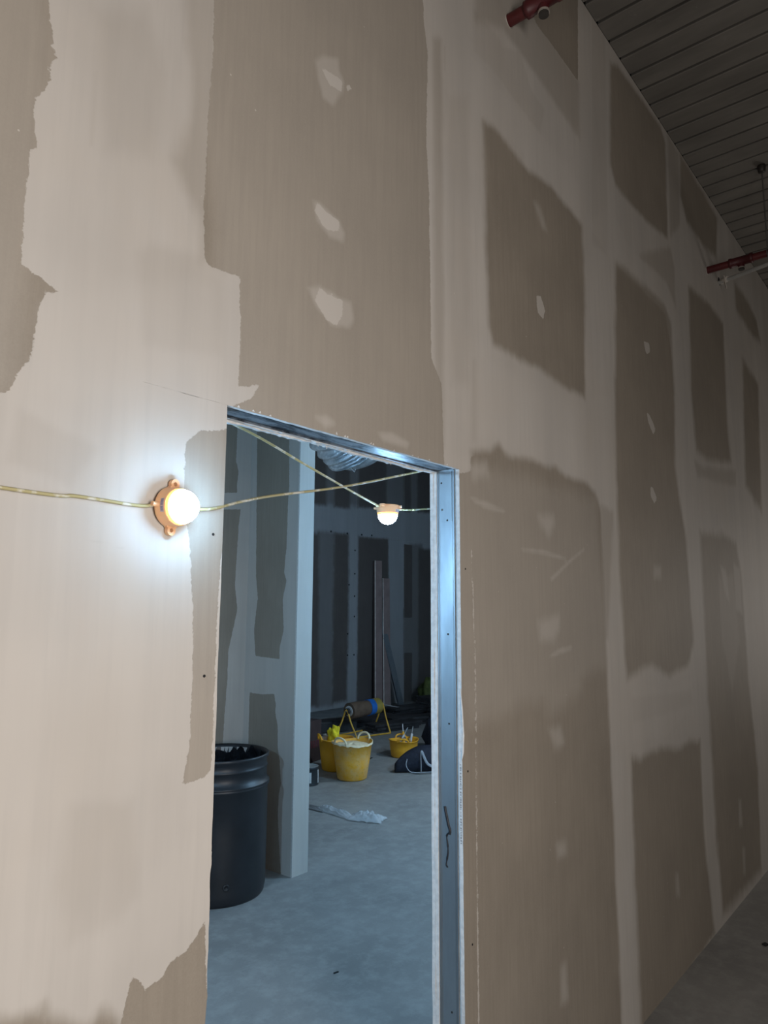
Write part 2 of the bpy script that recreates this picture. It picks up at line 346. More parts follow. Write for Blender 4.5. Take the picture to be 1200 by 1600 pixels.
# ------------------------------------------------------------------ compound coats and some painted light and shade, in metres on each wall: (kind, softness, outline)
MAIN_COATS = [
 ('bare_c',0,[(0.331,2.809),(0.501,2.944),(0.506,2.867),(0.512,2.821),(0.522,2.787),(0.516,2.778),(0.526,2.774),(0.52,2.765),(0.528,2.762),(0.516,2.745),(0.521,2.743),(0.51,2.724),(0.52,2.725),(0.515,2.716),(0.525,2.715),(0.512,2.699),(0.515,2.693),(0.506,2.68),(0.503,2.665),(0.495,2.662),(0.493,2.63),(0.497,2.6),(0.509,2.57),(0.493,2.555),(0.493,2.511),(0.491,2.426),(0.494,2.339),(0.524,2.326),(0.583,2.303),(0.553,2.305),(0.538,2.302),(0.528,2.265),(0.524,2.207),(0.522,2.175),(0.5,2.138),(0.491,2.105),(0.476,2.097),(0.392,2.052)]),
 ('bare_c',0,[(0.864,3.232),(0.869,3.135),(0.873,3.006),(0.869,2.933),(0.867,2.858),(0.867,2.717),(0.866,2.594),(0.873,2.504),(0.888,2.489),(0.926,2.491),(0.971,2.496),(0.977,2.394),(0.979,2.3),(0.978,2.237),(1.037,2.255),(1.014,2.219),(0.981,2.199),(0.957,2.184),(1.069,2.173),(1.785,2.15),(1.788,2.193),(1.783,2.261),(1.775,2.446),(1.72,2.515),(1.716,2.838),(1.711,3.101),(1.698,3.221),(1.708,3.564),(1.687,3.664),(1.681,3.879)]),
 ('half_s',0.03,[(0.79,3.173),(0.803,2.991),(0.819,2.923),(0.822,2.804),(0.786,2.69),(0.817,2.632),(0.849,2.591),(0.87,2.499),(0.916,2.502),(0.875,3.24)]),
 ('bare_c',0,[(0.845,2.082),(0.878,2.113),(0.952,2.134),(0.953,1.948),(0.942,1.768),(0.94,1.409),(0.922,1.398),(0.873,1.394),(0.88,1.443),(0.885,1.486),(0.886,1.561),(0.884,1.663),(0.871,1.833),(0.859,1.898),(0.847,1.977)]),
 ('bare_c',0,[(0.937,1.121),(0.914,1.095),(0.894,1.079),(0.882,1.075),(0.856,1.069),(0.843,1.049),(0.827,1.046),(0.811,1.04),(0.794,1.066),(0.781,1.072),(0.772,1.042),(0.762,1.008),(0.757,0.923),(0.967,0.828)]),
 ('bare_s',0.02,[(0.493,1.131),(0.565,1.094),(0.612,1.083),(0.619,1.093),(0.629,1.072),(0.703,1.028),(0.725,1.05),(0.758,1.01),(0.784,0.89),(0.501,1.021)]),
 ('bare_c',0,[(2.499,4.227),(2.693,4.226),(2.913,4.216),(2.948,4.673),(2.999,5.141),(2.199,4.463)]),
 ('bare_s',0.028,[(2.052,3.511),(2.143,3.532),(2.374,3.495),(2.6,3.524),(2.837,3.492),(2.904,3.485),(2.899,3.089),(2.864,2.66),(2.675,2.661),(2.476,2.677),(2.271,2.671),(2.092,2.672),(2.068,2.731),(2.059,3.006),(2.055,3.33)]),
 ('bare_s',0.025,[(1.945,2.257),(2.059,2.286),(2.115,2.324),(2.189,2.286),(2.357,2.301),(2.459,2.293),(2.553,2.308),(2.654,2.276),(2.853,2.278),(2.937,2.25),(2.992,2.171),(2.994,1.402),(3.008,0.091),(3.017,-0.194),(1.928,0.325),(1.923,1.646)]),
 ('bare_c',0,[(1.864,2.174),(1.936,2.189),(1.941,2.244),(1.976,2.25),(1.961,1.645),(1.98,0.3),(1.781,0.395)]),
 ('bare_s',0.03,[(3.341,4.586),(3.442,4.645),(3.628,4.655),(4.123,4.673),(4.206,4.603),(4.143,3.955),(3.885,3.914),(3.652,3.893),(3.338,3.896),(3.273,3.989)]),
 ('bare_s',0.035,[(3.293,3.467),(3.688,3.493),(4.007,3.496),(4.117,3.412),(4.121,2.997),(4.051,2.559),(4.193,2.118),(4.223,1.561),(4.099,1.445),(3.787,1.411),(3.552,1.475),(3.379,1.467),(3.215,1.432),(3.192,1.561),(3.18,2.23),(3.209,2.732)]),
 ('bare_s',0.035,[(3.222,1.094),(3.329,1.07),(3.43,1.083),(3.613,1.075),(3.869,1.039),(4.031,1.055),(4.242,1.027),(4.217,0.528),(4.316,0.011),(3.6,-0.041),(3.207,-0.089),(3.213,0.259),(3.213,0.758)]),
 ('bare_s',0.04,[(4.507,4.7),(4.937,4.673),(5.361,4.636),(5.252,4.283),(4.943,4.238),(4.563,4.251),(4.454,4.378)]),
 ('bare_s',0.04,[(4.522,3.787),(4.968,3.832),(5.333,3.808),(5.267,3.074),(5.298,2.776),(4.933,2.716),(4.641,2.697),(4.485,2.714),(4.448,3.078)]),
 ('bare_s',0.05,[(4.467,2.208),(4.981,2.24),(5.295,2.2),(5.379,1.983),(5.393,1.295),(5.494,0.682),(5.418,0.043),(4.491,0.056),(4.446,0.503),(4.44,1.284)]),
 ('bare_s',0.05,[(5.749,4.284),(6.171,4.275),(6.462,4.206),(6.552,4.033),(6.313,4.0),(5.942,4.034),(5.749,4.048)]),
 ('bare_s',0.06,[(5.853,3.691),(6.36,3.614),(6.15,2.516),(5.681,2.656)]),
 ('bare_s',0.03,[(3.706,1.917),(3.716,1.918),(3.716,1.914)]),
 ('fill_s',0.012,[(1.198,3.196),(1.226,3.228),(1.284,3.258),(1.289,3.226),(1.308,3.203),(1.303,3.176),(1.269,3.105),(1.229,3.107),(1.211,3.147)]),
 ('fill_s',0.012,[(1.201,2.792),(1.224,2.797),(1.298,2.782),(1.319,2.754),(1.312,2.727),(1.262,2.72),(1.216,2.745)]),
 ('fill_s',0.012,[(1.188,2.549),(1.229,2.568),(1.302,2.564),(1.348,2.568),(1.359,2.52),(1.341,2.493),(1.274,2.482),(1.219,2.509)]),
 ('fill_s',0.012,[(1.464,2.227),(1.526,2.239),(1.609,2.225),(1.597,2.207),(1.492,2.207)]),
 ('fill_s',0.012,[(1.224,2.219),(1.261,2.23),(1.294,2.217),(1.257,2.199)]),
 ('fill_c',0,[(1.215,3.19),(1.249,3.197),(1.303,3.2),(1.301,3.169),(1.255,3.158)]),
 ('fill_c',0,[(1.316,3.198),(1.332,3.21),(1.343,3.201),(1.324,3.185)]),
 ('fill_c',0,[(1.217,2.797),(1.236,2.788),(1.298,2.78),(1.299,2.751),(1.25,2.733),(1.206,2.767)]),
 ('fill_c',0,[(1.227,2.566),(1.253,2.559),(1.315,2.56),(1.315,2.515),(1.291,2.484),(1.255,2.486),(1.212,2.524)]),
 ('fill_c',0,[(2.433,2.979),(2.472,2.987),(2.507,2.94),(2.488,2.896),(2.44,2.909)]),
 ('fill_c',0,[(3.636,3.155),(3.724,3.171),(3.738,3.125),(3.675,3.092)]),
 ('fill_c',0,[(3.633,2.77),(3.688,2.758),(3.759,2.703),(3.724,2.661),(3.654,2.717)]),
 ('fill_c',0,[(3.637,2.374),(3.675,2.373),(3.735,2.32),(3.683,2.293),(3.639,2.321)]),
 ('fill_s',0.03,[(2.407,2.092),(2.524,2.105),(2.533,2.076),(2.481,2.026),(2.43,2.056)]),
 ('fill_s',0.03,[(2.443,3.374),(2.477,3.384),(2.534,3.303),(2.495,3.302)]),
 ('fill_s',0.03,[(2.385,1.697),(2.548,1.72),(2.545,1.664),(2.499,1.629),(2.397,1.632)]),
 ('fill_s',0.03,[(2.438,1.309),(2.537,1.306),(2.566,1.246),(2.49,1.229)]),
 ('fill_s',0.03,[(2.479,0.9),(2.552,0.892),(2.559,0.848),(2.487,0.855)]),
 ('fill_s',0.03,[(2.488,0.49),(2.524,0.488),(2.536,0.367),(2.475,0.37)]),
 ('fill_s',0.03,[(3.637,1.963),(3.743,1.968),(3.735,1.912),(3.63,1.908)]),
 ('fill_s',0.03,[(1.936,2.208),(2.037,2.238),(2.052,2.196),(1.955,2.173)]),
 ('fill_s',0.03,[(4.958,0.577),(5.018,0.566),(5.01,0.414),(4.936,0.43)]),
 ('fill_s',0.03,[(4.978,0.289),(5.038,0.275),(5.016,0.13),(4.954,0.135)]),
 ('fill_s',0.03,[(3.737,0.469),(3.774,0.459),(3.777,0.355),(3.73,0.368)]),
 ('fill_s',0.03,[(4.873,2.024),(4.99,2.009),(5.036,1.802),(4.952,1.843)]),  # bright patch painted for lamp light reflecting off the board
 ('fill_s',0.03,[(5.194,2.062),(5.355,2.026),(5.346,1.719),(5.187,1.762)]),  # painted reflection too, further along the same board
 ('haze_s',0.02,[(2.115,2.199),(2.352,2.197),(2.564,2.222),(2.768,2.173),(2.894,2.146),(2.829,2.153),(2.563,2.201),(2.301,2.171)]),
 ('fill_s',0.012,[(1.938,2.102),(2.032,2.097),(2.159,2.085),(2.15,2.077),(2.012,2.081)]),
 ('fill_s',0.01,[(2.268,1.96),(2.441,1.964),(2.625,1.946),(2.636,1.937),(2.44,1.95),(2.282,1.951)]),
 ('fill_s',0.01,[(2.487,1.86),(2.636,1.931),(2.798,1.999),(2.81,1.992),(2.647,1.922),(2.497,1.851)]),
 ('fill_s',0.012,[(2.459,1.569),(2.551,1.594),(2.652,1.6),(2.652,1.59),(2.555,1.579)]),
 ('haze_s',0.05,[(2.38,1.795),(2.708,1.801),(2.739,1.421),(2.456,1.352),(2.319,1.544)]),
 ('fill_c',0,[(1.946,1.645),(1.953,1.645),(1.947,0.522),(1.94,0.525)]),
 ('fill_c',0,[(1.934,1.93),(1.939,1.931),(1.95,1.645),(1.944,1.645)]),
 ('haze_s',0.07,[(0.902,2.831),(0.977,2.824),(1.002,2.673),(0.918,2.681)]),
 ('haze_s',0.03,[(1.61,3.115),(1.705,3.198),(1.712,2.349),(1.61,2.404)]),
 ('haze_s',0.04,[(4.8,1.96),(5.157,1.974),(5.218,1.55),(4.98,1.235),(4.8,1.562)]),  # soft lightening painted around the reflected light
 ('haze_s',0.02,[(1.983,3.725),(2.221,3.717),(2.541,3.719),(2.884,3.671),(2.87,3.492),(2.588,3.524),(2.264,3.551),(1.987,3.536)]),
 ('haze_s',0.02,[(2.977,3.524),(3.196,3.455),(3.625,3.448),(4.032,3.442),(4.106,3.194),(4.255,3.396),(4.164,3.567),(3.465,3.635),(3.266,3.756)]),
 ('haze_s',0.03,[(2.026,2.602),(2.373,2.624),(2.867,2.608),(2.843,2.321),(2.461,2.313),(2.168,2.311),(1.978,2.32)]),
 ('haze_s',0.02,[(2.92,2.679),(3.163,2.737),(3.139,2.276),(2.905,2.274)]),
 ('haze_s',0.02,[(3.254,1.435),(3.718,1.34),(4.143,1.373),(4.175,1.233),(3.686,1.126),(3.26,1.153)]),
 ('haze_s',0.05,[(0.468,1.688),(0.615,1.673),(0.621,1.414),(0.487,1.44)]),
 ('haze_s',0.04,[(0.711,1.681),(0.856,1.703),(0.87,1.426),(0.741,1.402)]),
 ('haze_s',0.03,[(0.528,2.27),(0.696,2.381),(0.91,2.462),(0.926,2.288),(0.71,2.149),(0.539,2.119)]),
 ('haze_s',0.03,[(0.623,1.218),(0.74,1.203),(0.9,1.275),(0.92,1.173),(0.837,1.107),(0.676,1.1)]),
 ('haze_s',0.04,[(0.788,3.22),(1.725,3.988),(1.806,2.122),(0.95,2.148),(0.883,2.664)]),
 ('haze_s',0.04,[(0.331,2.809),(0.504,2.947),(0.523,2.68),(0.495,2.12),(0.392,2.052)]),
 ('haze_s',0.05,[(1.861,2.213),(2.934,2.221),(3.018,1.505),(2.46,1.421),(1.918,1.392),(1.799,1.65)]),
 ('haze_s',0.03,[(0.827,2.122),(0.941,2.146),(0.967,1.36),(0.865,1.379)]),
 ('half_s',0.03,[(2.005,3.896),(2.207,3.998),(2.497,3.975),(2.904,3.921),(2.927,4.215),(2.632,4.248),(2.295,4.307),(2.011,4.141)]),
 ('half_s',0.02,[(1.737,3.633),(1.789,3.669),(1.786,2.242),(1.739,2.355)]),
 ('half_s',0.03,[(4.256,4.696),(4.465,4.677),(4.406,4.163),(4.195,3.985)]),
 ('half_s',0.03,[(3.649,3.639),(4.063,3.649),(4.232,3.55),(4.249,3.801),(4.184,3.919)]),
 ('half_s',0.025,[(3.001,2.201),(3.13,2.186),(3.015,1.614),(2.96,1.616)]),
 ('half_s',0.03,[(4.433,2.641),(4.629,2.633),(5.427,2.737),(5.397,2.617),(4.48,2.55)]),
 ('dim_s',0.004,[(0.602,2.781),(0.605,2.782),(0.606,2.624),(0.602,2.622)]),
 ('dim_s',0.003,[(1.804,3.655),(1.812,3.66),(1.811,3.558),(1.803,3.553)]),
 ('dim_s',0.003,[(1.934,3.2),(1.942,3.204),(1.943,3.049),(1.935,3.046)]),
 ('dim_s',0.02,[(0.644,1.401),(0.765,1.386),(0.784,1.212),(0.754,1.178),(0.649,1.17),(0.63,1.277)]),
 ('dim_s',0.03,[(0.596,2.905),(0.704,2.998),(0.757,2.868),(0.738,2.664),(0.627,2.62)]),
 ('dim_s',0.02,[(0.712,2.448),(0.742,2.482),(0.84,2.494),(0.926,2.483),(0.931,2.29),(0.731,2.259)]),
 ('dim_s',0.015,[(1.972,3.795),(2.344,3.993),(2.436,3.878),(2.549,3.857),(2.512,3.718),(2.272,3.748)]),
 ('dim_s',0.02,[(1.997,3.93),(2.18,3.938),(2.275,3.834),(2.223,3.773),(1.993,3.757)]),
 ('dim_s',0.02,[(1.953,2.581),(1.981,2.589),(1.977,2.298),(1.946,2.292)]),
 ('dim_s',0.02,[(3.117,4.726),(3.29,4.851),(3.196,3.455),(3.006,3.441)]),
 ('dim_s',0.03,[(1.825,3.475),(1.954,3.554),(1.939,2.488),(1.829,2.46)]),
 ('dim_s',0.02,[(3.245,1.351),(4.131,1.306),(4.175,1.233),(3.27,1.235)]),
 ('dim_s',0.03,[(1.611,3.638),(1.687,3.693),(1.7,3.445),(1.611,3.389)]),
 ('dim_s',0.004,[(0.625,1.868),(0.72,1.854),(0.72,1.852),(0.625,1.866)]),
 ('dim_s',0.015,[(0.509,2.078),(0.651,2.036),(0.607,1.957),(0.495,1.986)]),
 ('dim_s',0.004,[(2.336,2.908),(2.346,2.911),(2.341,2.691),(2.331,2.688)]),
 ('dim_s',0.004,[(2.257,2.918),(2.267,2.922),(2.265,2.87),(2.255,2.867)]),
 ('dim_s',0.002,[(3.835,1.266),(3.85,1.264),(3.849,1.136),(3.835,1.138)]),
 ('dim_s',0.002,[(1.986,1.587),(2.058,1.6),(2.12,1.602),(2.12,1.598),(2.058,1.596),(1.986,1.583)]),
 ('dim_s',0.002,[(1.986,1.561),(2.057,1.574),(2.119,1.575),(2.119,1.57),(2.057,1.569),(1.985,1.557)]),
 ('dim_s',0.002,[(1.985,1.531),(2.056,1.543),(2.118,1.543),(2.118,1.539),(2.056,1.539),(1.985,1.527)]),
 ('dim_s',0.002,[(1.984,1.503),(2.055,1.514),(2.117,1.514),(2.116,1.51),(2.055,1.51),(1.984,1.499)]),
 ('dim_s',0.002,[(1.983,1.459),(2.054,1.469),(2.115,1.468),(2.115,1.464),(2.053,1.465),(1.983,1.455)]),
]
PARTITION_COATS = [
 ('bare_c',0,[(4.079,3.242),(4.072,3.081),(4.056,2.551),(4.038,1.98),(4.01,1.818),(4.016,1.795),(4.042,1.588),(4.02,1.407),(3.761,1.396),(3.764,1.475),(3.74,1.55),(3.728,1.594),(3.743,1.816),(3.731,1.86),(3.708,1.94),(3.736,1.995),(3.726,2.107),(3.716,2.193),(3.714,2.334),(3.713,2.49),(3.704,2.609),(3.715,2.943),(3.722,3.177)]),
 ('bare_c',0,[(4.071,1.147),(3.932,1.144),(3.811,1.158),(3.789,1.09),(3.794,1.038),(3.764,0.943),(3.758,0.795),(3.737,0.726),(3.718,0.575),(3.735,0.506),(3.743,0.376),(3.723,0.18),(3.698,0.0),(3.817,-0.027),(4.04,0.032),(4.068,0.626)]),  # bare board; lower outline also takes in the barrel's cast shadow
]
ALCOVE_COATS = [
 ('bare_c',0,[(2.845,3.313),(3.244,3.414),(3.259,3.062),(3.257,2.823),(3.283,2.75),(3.27,2.638),(3.278,2.591),(2.883,2.539)]),
 ('bare_c',0,[(2.889,2.423),(3.313,2.471),(3.3,2.355),(3.283,1.909),(3.313,1.734),(3.245,1.449),(3.243,1.231),(3.233,1.077),(3.222,0.805),(3.237,0.22),(2.75,0.329)]),
]
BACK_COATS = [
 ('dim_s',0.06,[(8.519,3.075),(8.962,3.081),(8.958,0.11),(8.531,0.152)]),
 ('dim_s',0.08,[(8.088,4.549),(12.466,5.373),(12.444,3.824),(8.117,3.503)]),  # whole wall top darkened, standing in for weaker light up there
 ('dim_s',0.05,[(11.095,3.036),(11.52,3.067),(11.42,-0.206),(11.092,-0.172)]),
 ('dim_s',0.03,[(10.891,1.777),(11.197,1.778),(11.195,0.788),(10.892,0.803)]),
 ('bare_s',0.055,[(8.279,3.011),(8.566,3.047),(8.605,0.145),(8.21,0.184)]),
 ('bare_s',0.055,[(8.93,3.067),(9.311,3.088),(9.333,1.769),(9.31,0.173),(8.942,0.154),(8.924,1.767)]),
 ('bare_s',0.04,[(9.57,3.063),(10.433,3.085),(10.451,-0.049),(9.561,0.04)]),
 ('bare_c',0,[(10.91,3.022),(11.179,3.016),(11.176,1.591),(10.911,1.593)]),
 ('bare_c',0,[(10.912,0.923),(11.175,0.912),(11.152,-0.178),(10.913,-0.154)]),
 ('bare_s',0.055,[(11.39,2.967),(12.432,2.998),(12.386,-0.305),(11.357,-0.199)]),
 ('bare_s',0.055,[(8.331,4.482),(8.721,4.553),(8.728,3.53),(8.355,3.531)]),
 ('bare_s',0.055,[(8.932,4.591),(9.319,4.661),(9.337,3.543),(8.921,3.53)]),
 ('bare_s',0.055,[(9.564,4.706),(10.365,4.85),(10.372,3.66),(9.562,3.592)]),
 ('bare_s',0.055,[(10.908,4.949),(11.139,4.991),(11.138,3.681),(10.909,3.656)]),
 ('bare_s',0.055,[(11.355,5.03),(12.464,5.23),(12.443,3.755),(11.35,3.704)]),
]


def coat_fields(u, w, coats):
    F = {k: np.full(u.shape, -30.0 if k.endswith('_s') else -1.0, np.float32) for k in ('bare_c', 'bare_s', 'fill_c', 'fill_s', 'haze_s', 'half_s', 'dim_s')}
    for kind, soft, poly in coats:
        p = np.array(poly, float); mg = .05 + 3*soft
        sel = (u > p[:, 0].min()-mg) & (u < p[:, 0].max()+mg) & (w > p[:, 1].min()-mg) & (w < p[:, 1].max()+mg)
        if not sel.any(): continue
        x = u[sel]; y = w[sel]; d2 = np.full(x.shape, 1e9); inside = np.zeros(x.shape, bool)
        for i in range(len(p)):
            ax, ay = p[i]; bx, by = p[(i+1) % len(p)]; ex, ey = bx-ax, by-ay
            L2 = ex*ex+ey*ey
            if L2 < 1e-12: continue
            t = np.clip(((x-ax)*ex+(y-ay)*ey)/L2, 0, 1)
            d2 = np.minimum(d2, (x-ax-t*ex)**2+(y-ay-t*ey)**2)
            if abs(ey) > 1e-12:
                c = ((ay > y) != (by > y)) & (x < (y-ay)/ey*ex+ax)
                inside ^= c
        d = np.sqrt(d2)*np.where(inside, 1, -1)
        if kind.endswith('_s'): d = d/soft
        F[kind][sel] = np.maximum(F[kind][sel], d)
    return F

def sheet(name, u0, u1, w0, w1, to3, depth, coats, step, mat, parent, rag=None, smooth_back=None):
    """one board: fine front face carrying the coat attributes, box-like edges and back.  to3(u, w, d) -> point, d measured into the wall"""
    nu = max(2, int(round((u1-u0)/step))+1); nw = max(2, int(round((w1-w0)/step))+1)
    U, Wz = np.meshgrid(np.linspace(u0, u1, nu), np.linspace(w0, w1, nw))
    if rag:   # torn cut edges along an opening
        for side, amp in rag:
            if side == 'u1': U[:, -1] += [amp*(mnoise.noise((0.3, z*14, 1)) + .8*max(0, mnoise.noise((5.3, z*47, 2)))) for z in Wz[:, -1]]
            if side == 'u0': U[:, 0] += [amp*(mnoise.noise((7.3, z*14, 1)) + .8*min(0, mnoise.noise((5.3, z*47, 7)))) for z in Wz[:, 0]]
            if side == 'w0': Wz[0, :] += [amp*(mnoise.noise((x*16, .2, 4)) + .8*min(0, mnoise.noise((x*50, .2, 9)))) for x in U[0, :]]
    u = U.ravel(); w = Wz.ravel(); N = len(u)
    F = coat_fields(u, w, coats)
    idx = np.arange(N).reshape(nw, nu)
    ring = list(idx[0, :]) + list(idx[1:, -1]) + list(idx[-1, -2::-1]) + list(idx[-2:0:-1, 0])
    v = [to3(a, b_, 0.0) for a, b_ in zip(u.tolist(), w.tolist())]
    v += [to3(float(u[i]), float(w[i]), depth) for i in ring]
    q = np.stack([idx[:-1, :-1], idx[:-1, 1:], idx[1:, 1:], idx[1:, :-1]], -1).reshape(-1, 4)
    faces = q.tolist(); k = len(ring)
    faces += [[int(ring[(j+1) % k]), int(ring[j]), N+j, N+(j+1) % k] for j in range(k)]
    faces.append([N+j for j in range(k)][::-1])
    me = bpy.data.meshes.new(name); me.from_pydata(v, [], faces)
    me.materials.append(mat); me.materials.append(M['gypsum'])
    mi = np.zeros(len(faces), np.int32); mi[len(q):] = 1; me.polygons.foreach_set('material_index', mi)
    for kname, arr in F.items():
        a = me.attributes.new(kname, 'FLOAT', 'POINT'); full = np.full(len(v), -1.0, np.float32); full[:N] = arr; a.data.foreach_set('value', full)
    me.update()
    o = bpy.data.objects.new(name, me); COL.objects.link(o); o.parent = parent
    return o

# ------------------------------------------------------------------ large structure
WY = 1.24            # face of the boarded wall
CEIL = 4.703
DX0, DX1, DZ = 0.948, 1.870, 2.187     # the door opening
X0, X1 = -2.5, 8.62
IN_X0, IN_X1, BACKY = -2.5, 12.6, 8.55

floor = struct(MB().box(IN_X0-.1, IN_X1+.1, -1.75, BACKY+.15, -.15, 0).build('floor', M['concrete']))

# ceiling: steel decking, one rib-to-rib strip every 152.5 mm
ceiling = struct(MB().box(IN_X0-.1, IN_X1+.1, -1.75, BACKY+.15, CEIL+.052, CEIL+.2).build('ceiling', M['deck_slot']))
pitch = .1525; first = 3.174 - pitch*37
prof = [(.010, .050), (.016, .046), (.010, .005), (.013, 0), (pitch-.013, 0), (pitch-.010, .005), (pitch-.016, .046), (pitch-.010, .050)]
strip0 = None
for i in range(76):
    x = first + i*pitch
    if x > X1+.05: break
    if strip0 is None:
        strip0 = MB().prism([(a, -1.70, CEIL+b_) for a, b_ in prof], (0, 1.70+WY-.002, 0)).build('deck_strip', M['deck'], ceiling)
        strip0.location = (x, 0, 0)
    else:
        c = strip0.copy(); COL.objects.link(c); c.parent = ceiling; c.location = (x, 0, 0)

# the boarded wall: sheets on studs
wf = MB()
for (a, b_, z0, z1) in ((IN_X0, DX0-.004, 0, CEIL), (DX1+.006, IN_X1, 0, CEIL), (DX0-.004, DX1+.006, DZ+.006, CEIL)):
    wf.box(a, b_, WY+.0135, WY+.0895, z0, z1)
wall_front = struct(wf.build('wall_front', M['gypsum']))
def front3(u, w, d): return (u, WY+d, w)
cols = [-2.5, -1.66, -.46, .74, 1.952, 3.122, 4.30, 5.50, 6.70, 7.90, X1]
rows = [0.0, 1.25, 2.49, 3.66, CEIL]
for ci in range(len(cols)-1):
    a, b_ = cols[ci], cols[ci+1]
    step = .05 if b_ <= -.4 else .0085 if b_ < 2 else .012 if b_ < 4 else .018 if b_ < 6 else .03
    for ri in range(4):
        z0, z1 = rows[ri], rows[ri+1]
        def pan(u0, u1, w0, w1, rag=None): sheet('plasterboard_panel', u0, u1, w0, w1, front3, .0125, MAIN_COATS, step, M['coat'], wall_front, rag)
        if ci == 3 and ri < 2:
            zt = min(z1, DZ)
            if ri == 0:
                pan(a, DX0, z0, z1, [('u1', .0042)]); pan(DX1, b_, z0, z1, [('u0', .001)])
            else:
                pan(a, DX0, z0, DZ, [('u1', .0012)]); pan(DX1, b_, z0, DZ, [('u0', .001)])
                pan(a, b_, DZ, z1, [('w0', .0015)])
        else: pan(a, b_, z0, z1)

# steel channel lining the opening (right jamb, head, left jamb)
js = MB()   # right jamb: web just behind the board edges
js.box(DX1+.0045, DX1+.0055, WY+.0235, WY+.089, 0, DZ+.004)
js.box(DX1+.0015, DX1+.0055, WY+.0225, WY+.0245, 0, DZ)          # lip ribs rolled into the web
js.box(DX1+.0020, DX1+.0055, WY+.0850, WY+.0880, 0, DZ)
js.box(DX1+.0035, DX1+.0055, WY+.0300, WY+.0312, 0, DZ)
js.box(DX1+.0035, DX1+.0055, WY+.0800, WY+.0812, 0, DZ)
jamb = js.build('jamb_stud', M['galv'], wall_front)
sl = MB().box(DX1+.0032, DX1+.0044, WY+.0325, WY+.0790, DZ-.165, DZ-.001).build('stud_sleeve', M['galv'], wall_front)
tag(sl, 'duller steel track turned down over the top of the jamb stud')
js = MB().box(DX0-.0055, DX0-.0045, WY+.0235, WY+.089, 0, DZ+.004).box(DX0-.0055, DX0-.002, WY+.0225, WY+.0245, 0, DZ)
js.build('jamb_stud', M['galv'], wall_front)
ht = MB().box(DX0-.004, DX1+.004, WY+.0235, WY+.089, DZ+.0045, DZ+.0055)
ht.box(DX0-.004, DX1+.004, WY+.0140, WY+.0235, DZ+.0015, DZ+.0055)
ht.box(DX0-.004, DX1+.004, WY+.0850, WY+.0880, DZ+.001, DZ+.0055)
ht.build('head_track', M['track'], wall_front)
# back linings: two sheets, their cut edges standing in the opening
def back_sheet(y0, y1, jit, seed):
    zt = DZ + jit
    def edge_box(x0, x1, z0, z1, side):
        b = MB(); n = 60; A = []; B = []
        rnd = random.Random(seed)
        if side in ('l', 'r'):
            for i in range(n+1):
                z = z0+(z1-z0)*i/n; o = .0025*mnoise.noise((seed, z*9, 0))+.002*mnoise.noise((seed, z*60, 3))
                A.append((x0 + (o if side == 'r' else 0), z)); B.append((x1 + (o if side == 'l' else 0), z))
        else:
            n = 90
            for i in range(n+1):
                x = x0+(x1-x0)*i/n; o = .003*mnoise.noise((x*10, seed, 0))-.006*max(0, mnoise.noise((x*55, seed, 3)))
                A.append((x, z0+o)); B.append((x, z1))
        vs = [];
        for (p, q) in zip(A, B):
            for yy in (y0, y1): vs += [(p[0], yy, p[1]), (q[0], yy, q[1])]
        fs = []
        for i in range(n):
            o = i*4; fs += [(o, o+1, o+5, o+4), (o+2, o+6, o+7, o+3), (o, o+4, o+6, o+2), (o+1, o+3, o+7, o+5)]
        fs += [(0, 2, 3, 1), (n*4, n*4+1, n*4+3, n*4+2)]
        b.add(vs, fs); b.build('backing_board', M['gypsum'], wall_front)
    edge_box(DX1+jit*.4, IN_X1, 0, CEIL, 'r'); edge_box(IN_X0, DX0+.001-jit*.3, 0, CEIL, 'l')
    edge_box(DX0+.0015-jit*.3, DX1+jit*.4-.001, DZ+jit, CEIL, 't')
back_sheet(WY+.0905, WY+.1025, .0015, 1.3)
back_sheet(WY+.1030, WY+.1150, -.0015, 4.7)
# screws in sheets and channel
def disc(y_or_x, pts, name, mat, axis, r=.0032, mat2=None):
    for (a, b_) in pts:
        mb = MB()
        T = Matrix.Translation((a, y_or_x, b_)) @ Matrix.Rotation(PI/2, 4, 'X') if axis == 'y' else Matrix.Translation((y_or_x, a, b_)) @ Matrix.Rotation(-PI/2, 4, 'Y')
        mb.lathe([(r, 0), (r, .0007), (r*.55, .0009), (r*.45, .0003), (0.0001, .0003)], 10, 0, T, cap=False); mb.build(name, mat, wall_front)
disc(WY-.0001, [(.914, 1.602), (.923, 1.897), (1.899, 1.869), (1.900, 1.251), (1.914, .753)], 'drywall_screw', M['screw_hole'], 'y')
disc(DX1+.0040, [(1.291, 1.664), (1.290, 1.39), (1.288, .567)], 'stud_screw', M['screw_hole'], 'x', .0030)
disc(DX1+.0031, [(1.312, 2.150), (1.290, 2.026)], 'stud_screw', M['screw_hole'], 'x', .0032)
disc(DX1+.0031, [(1.310, 2.062)], 'stud_screw', M['rod'], 'x', .0040)
sc = MB()
zz = [(1.308, 1.143), (1.306, 1.130), (1.301, 1.112), (1.296, 1.092), (1.290, 1.076), (1.292, 1.064)]
sc.tube([(DX1+.0040, a, b_) for a, b_ in catmull([(a, b_, 0) for a, b_ in zz], 4) and [(p[0], p[1]) for p in catmull([(a, b_, 0) for a, b_ in zz], 4)]], .0042, 6)
zz = [(1.292, 1.070), (1.302, 1.058), (1.299, 1.035), (1.298, 1.010), (1.3045, .976), (1.299, .967)]
sc.tube([(DX1+.0040, p[0], p[1]) for p in catmull([(a, b_, 0) for a, b_ in zz], 4)], [.0016+.0016*(i % 5)/4 for i in range(21)], 6)
tag(sc.build('marker_scribble', M['marker'], wall_front), 'black marker scribble on the steel jamb')
ep = MB(); rnd = random.Random(3); z = 1.275
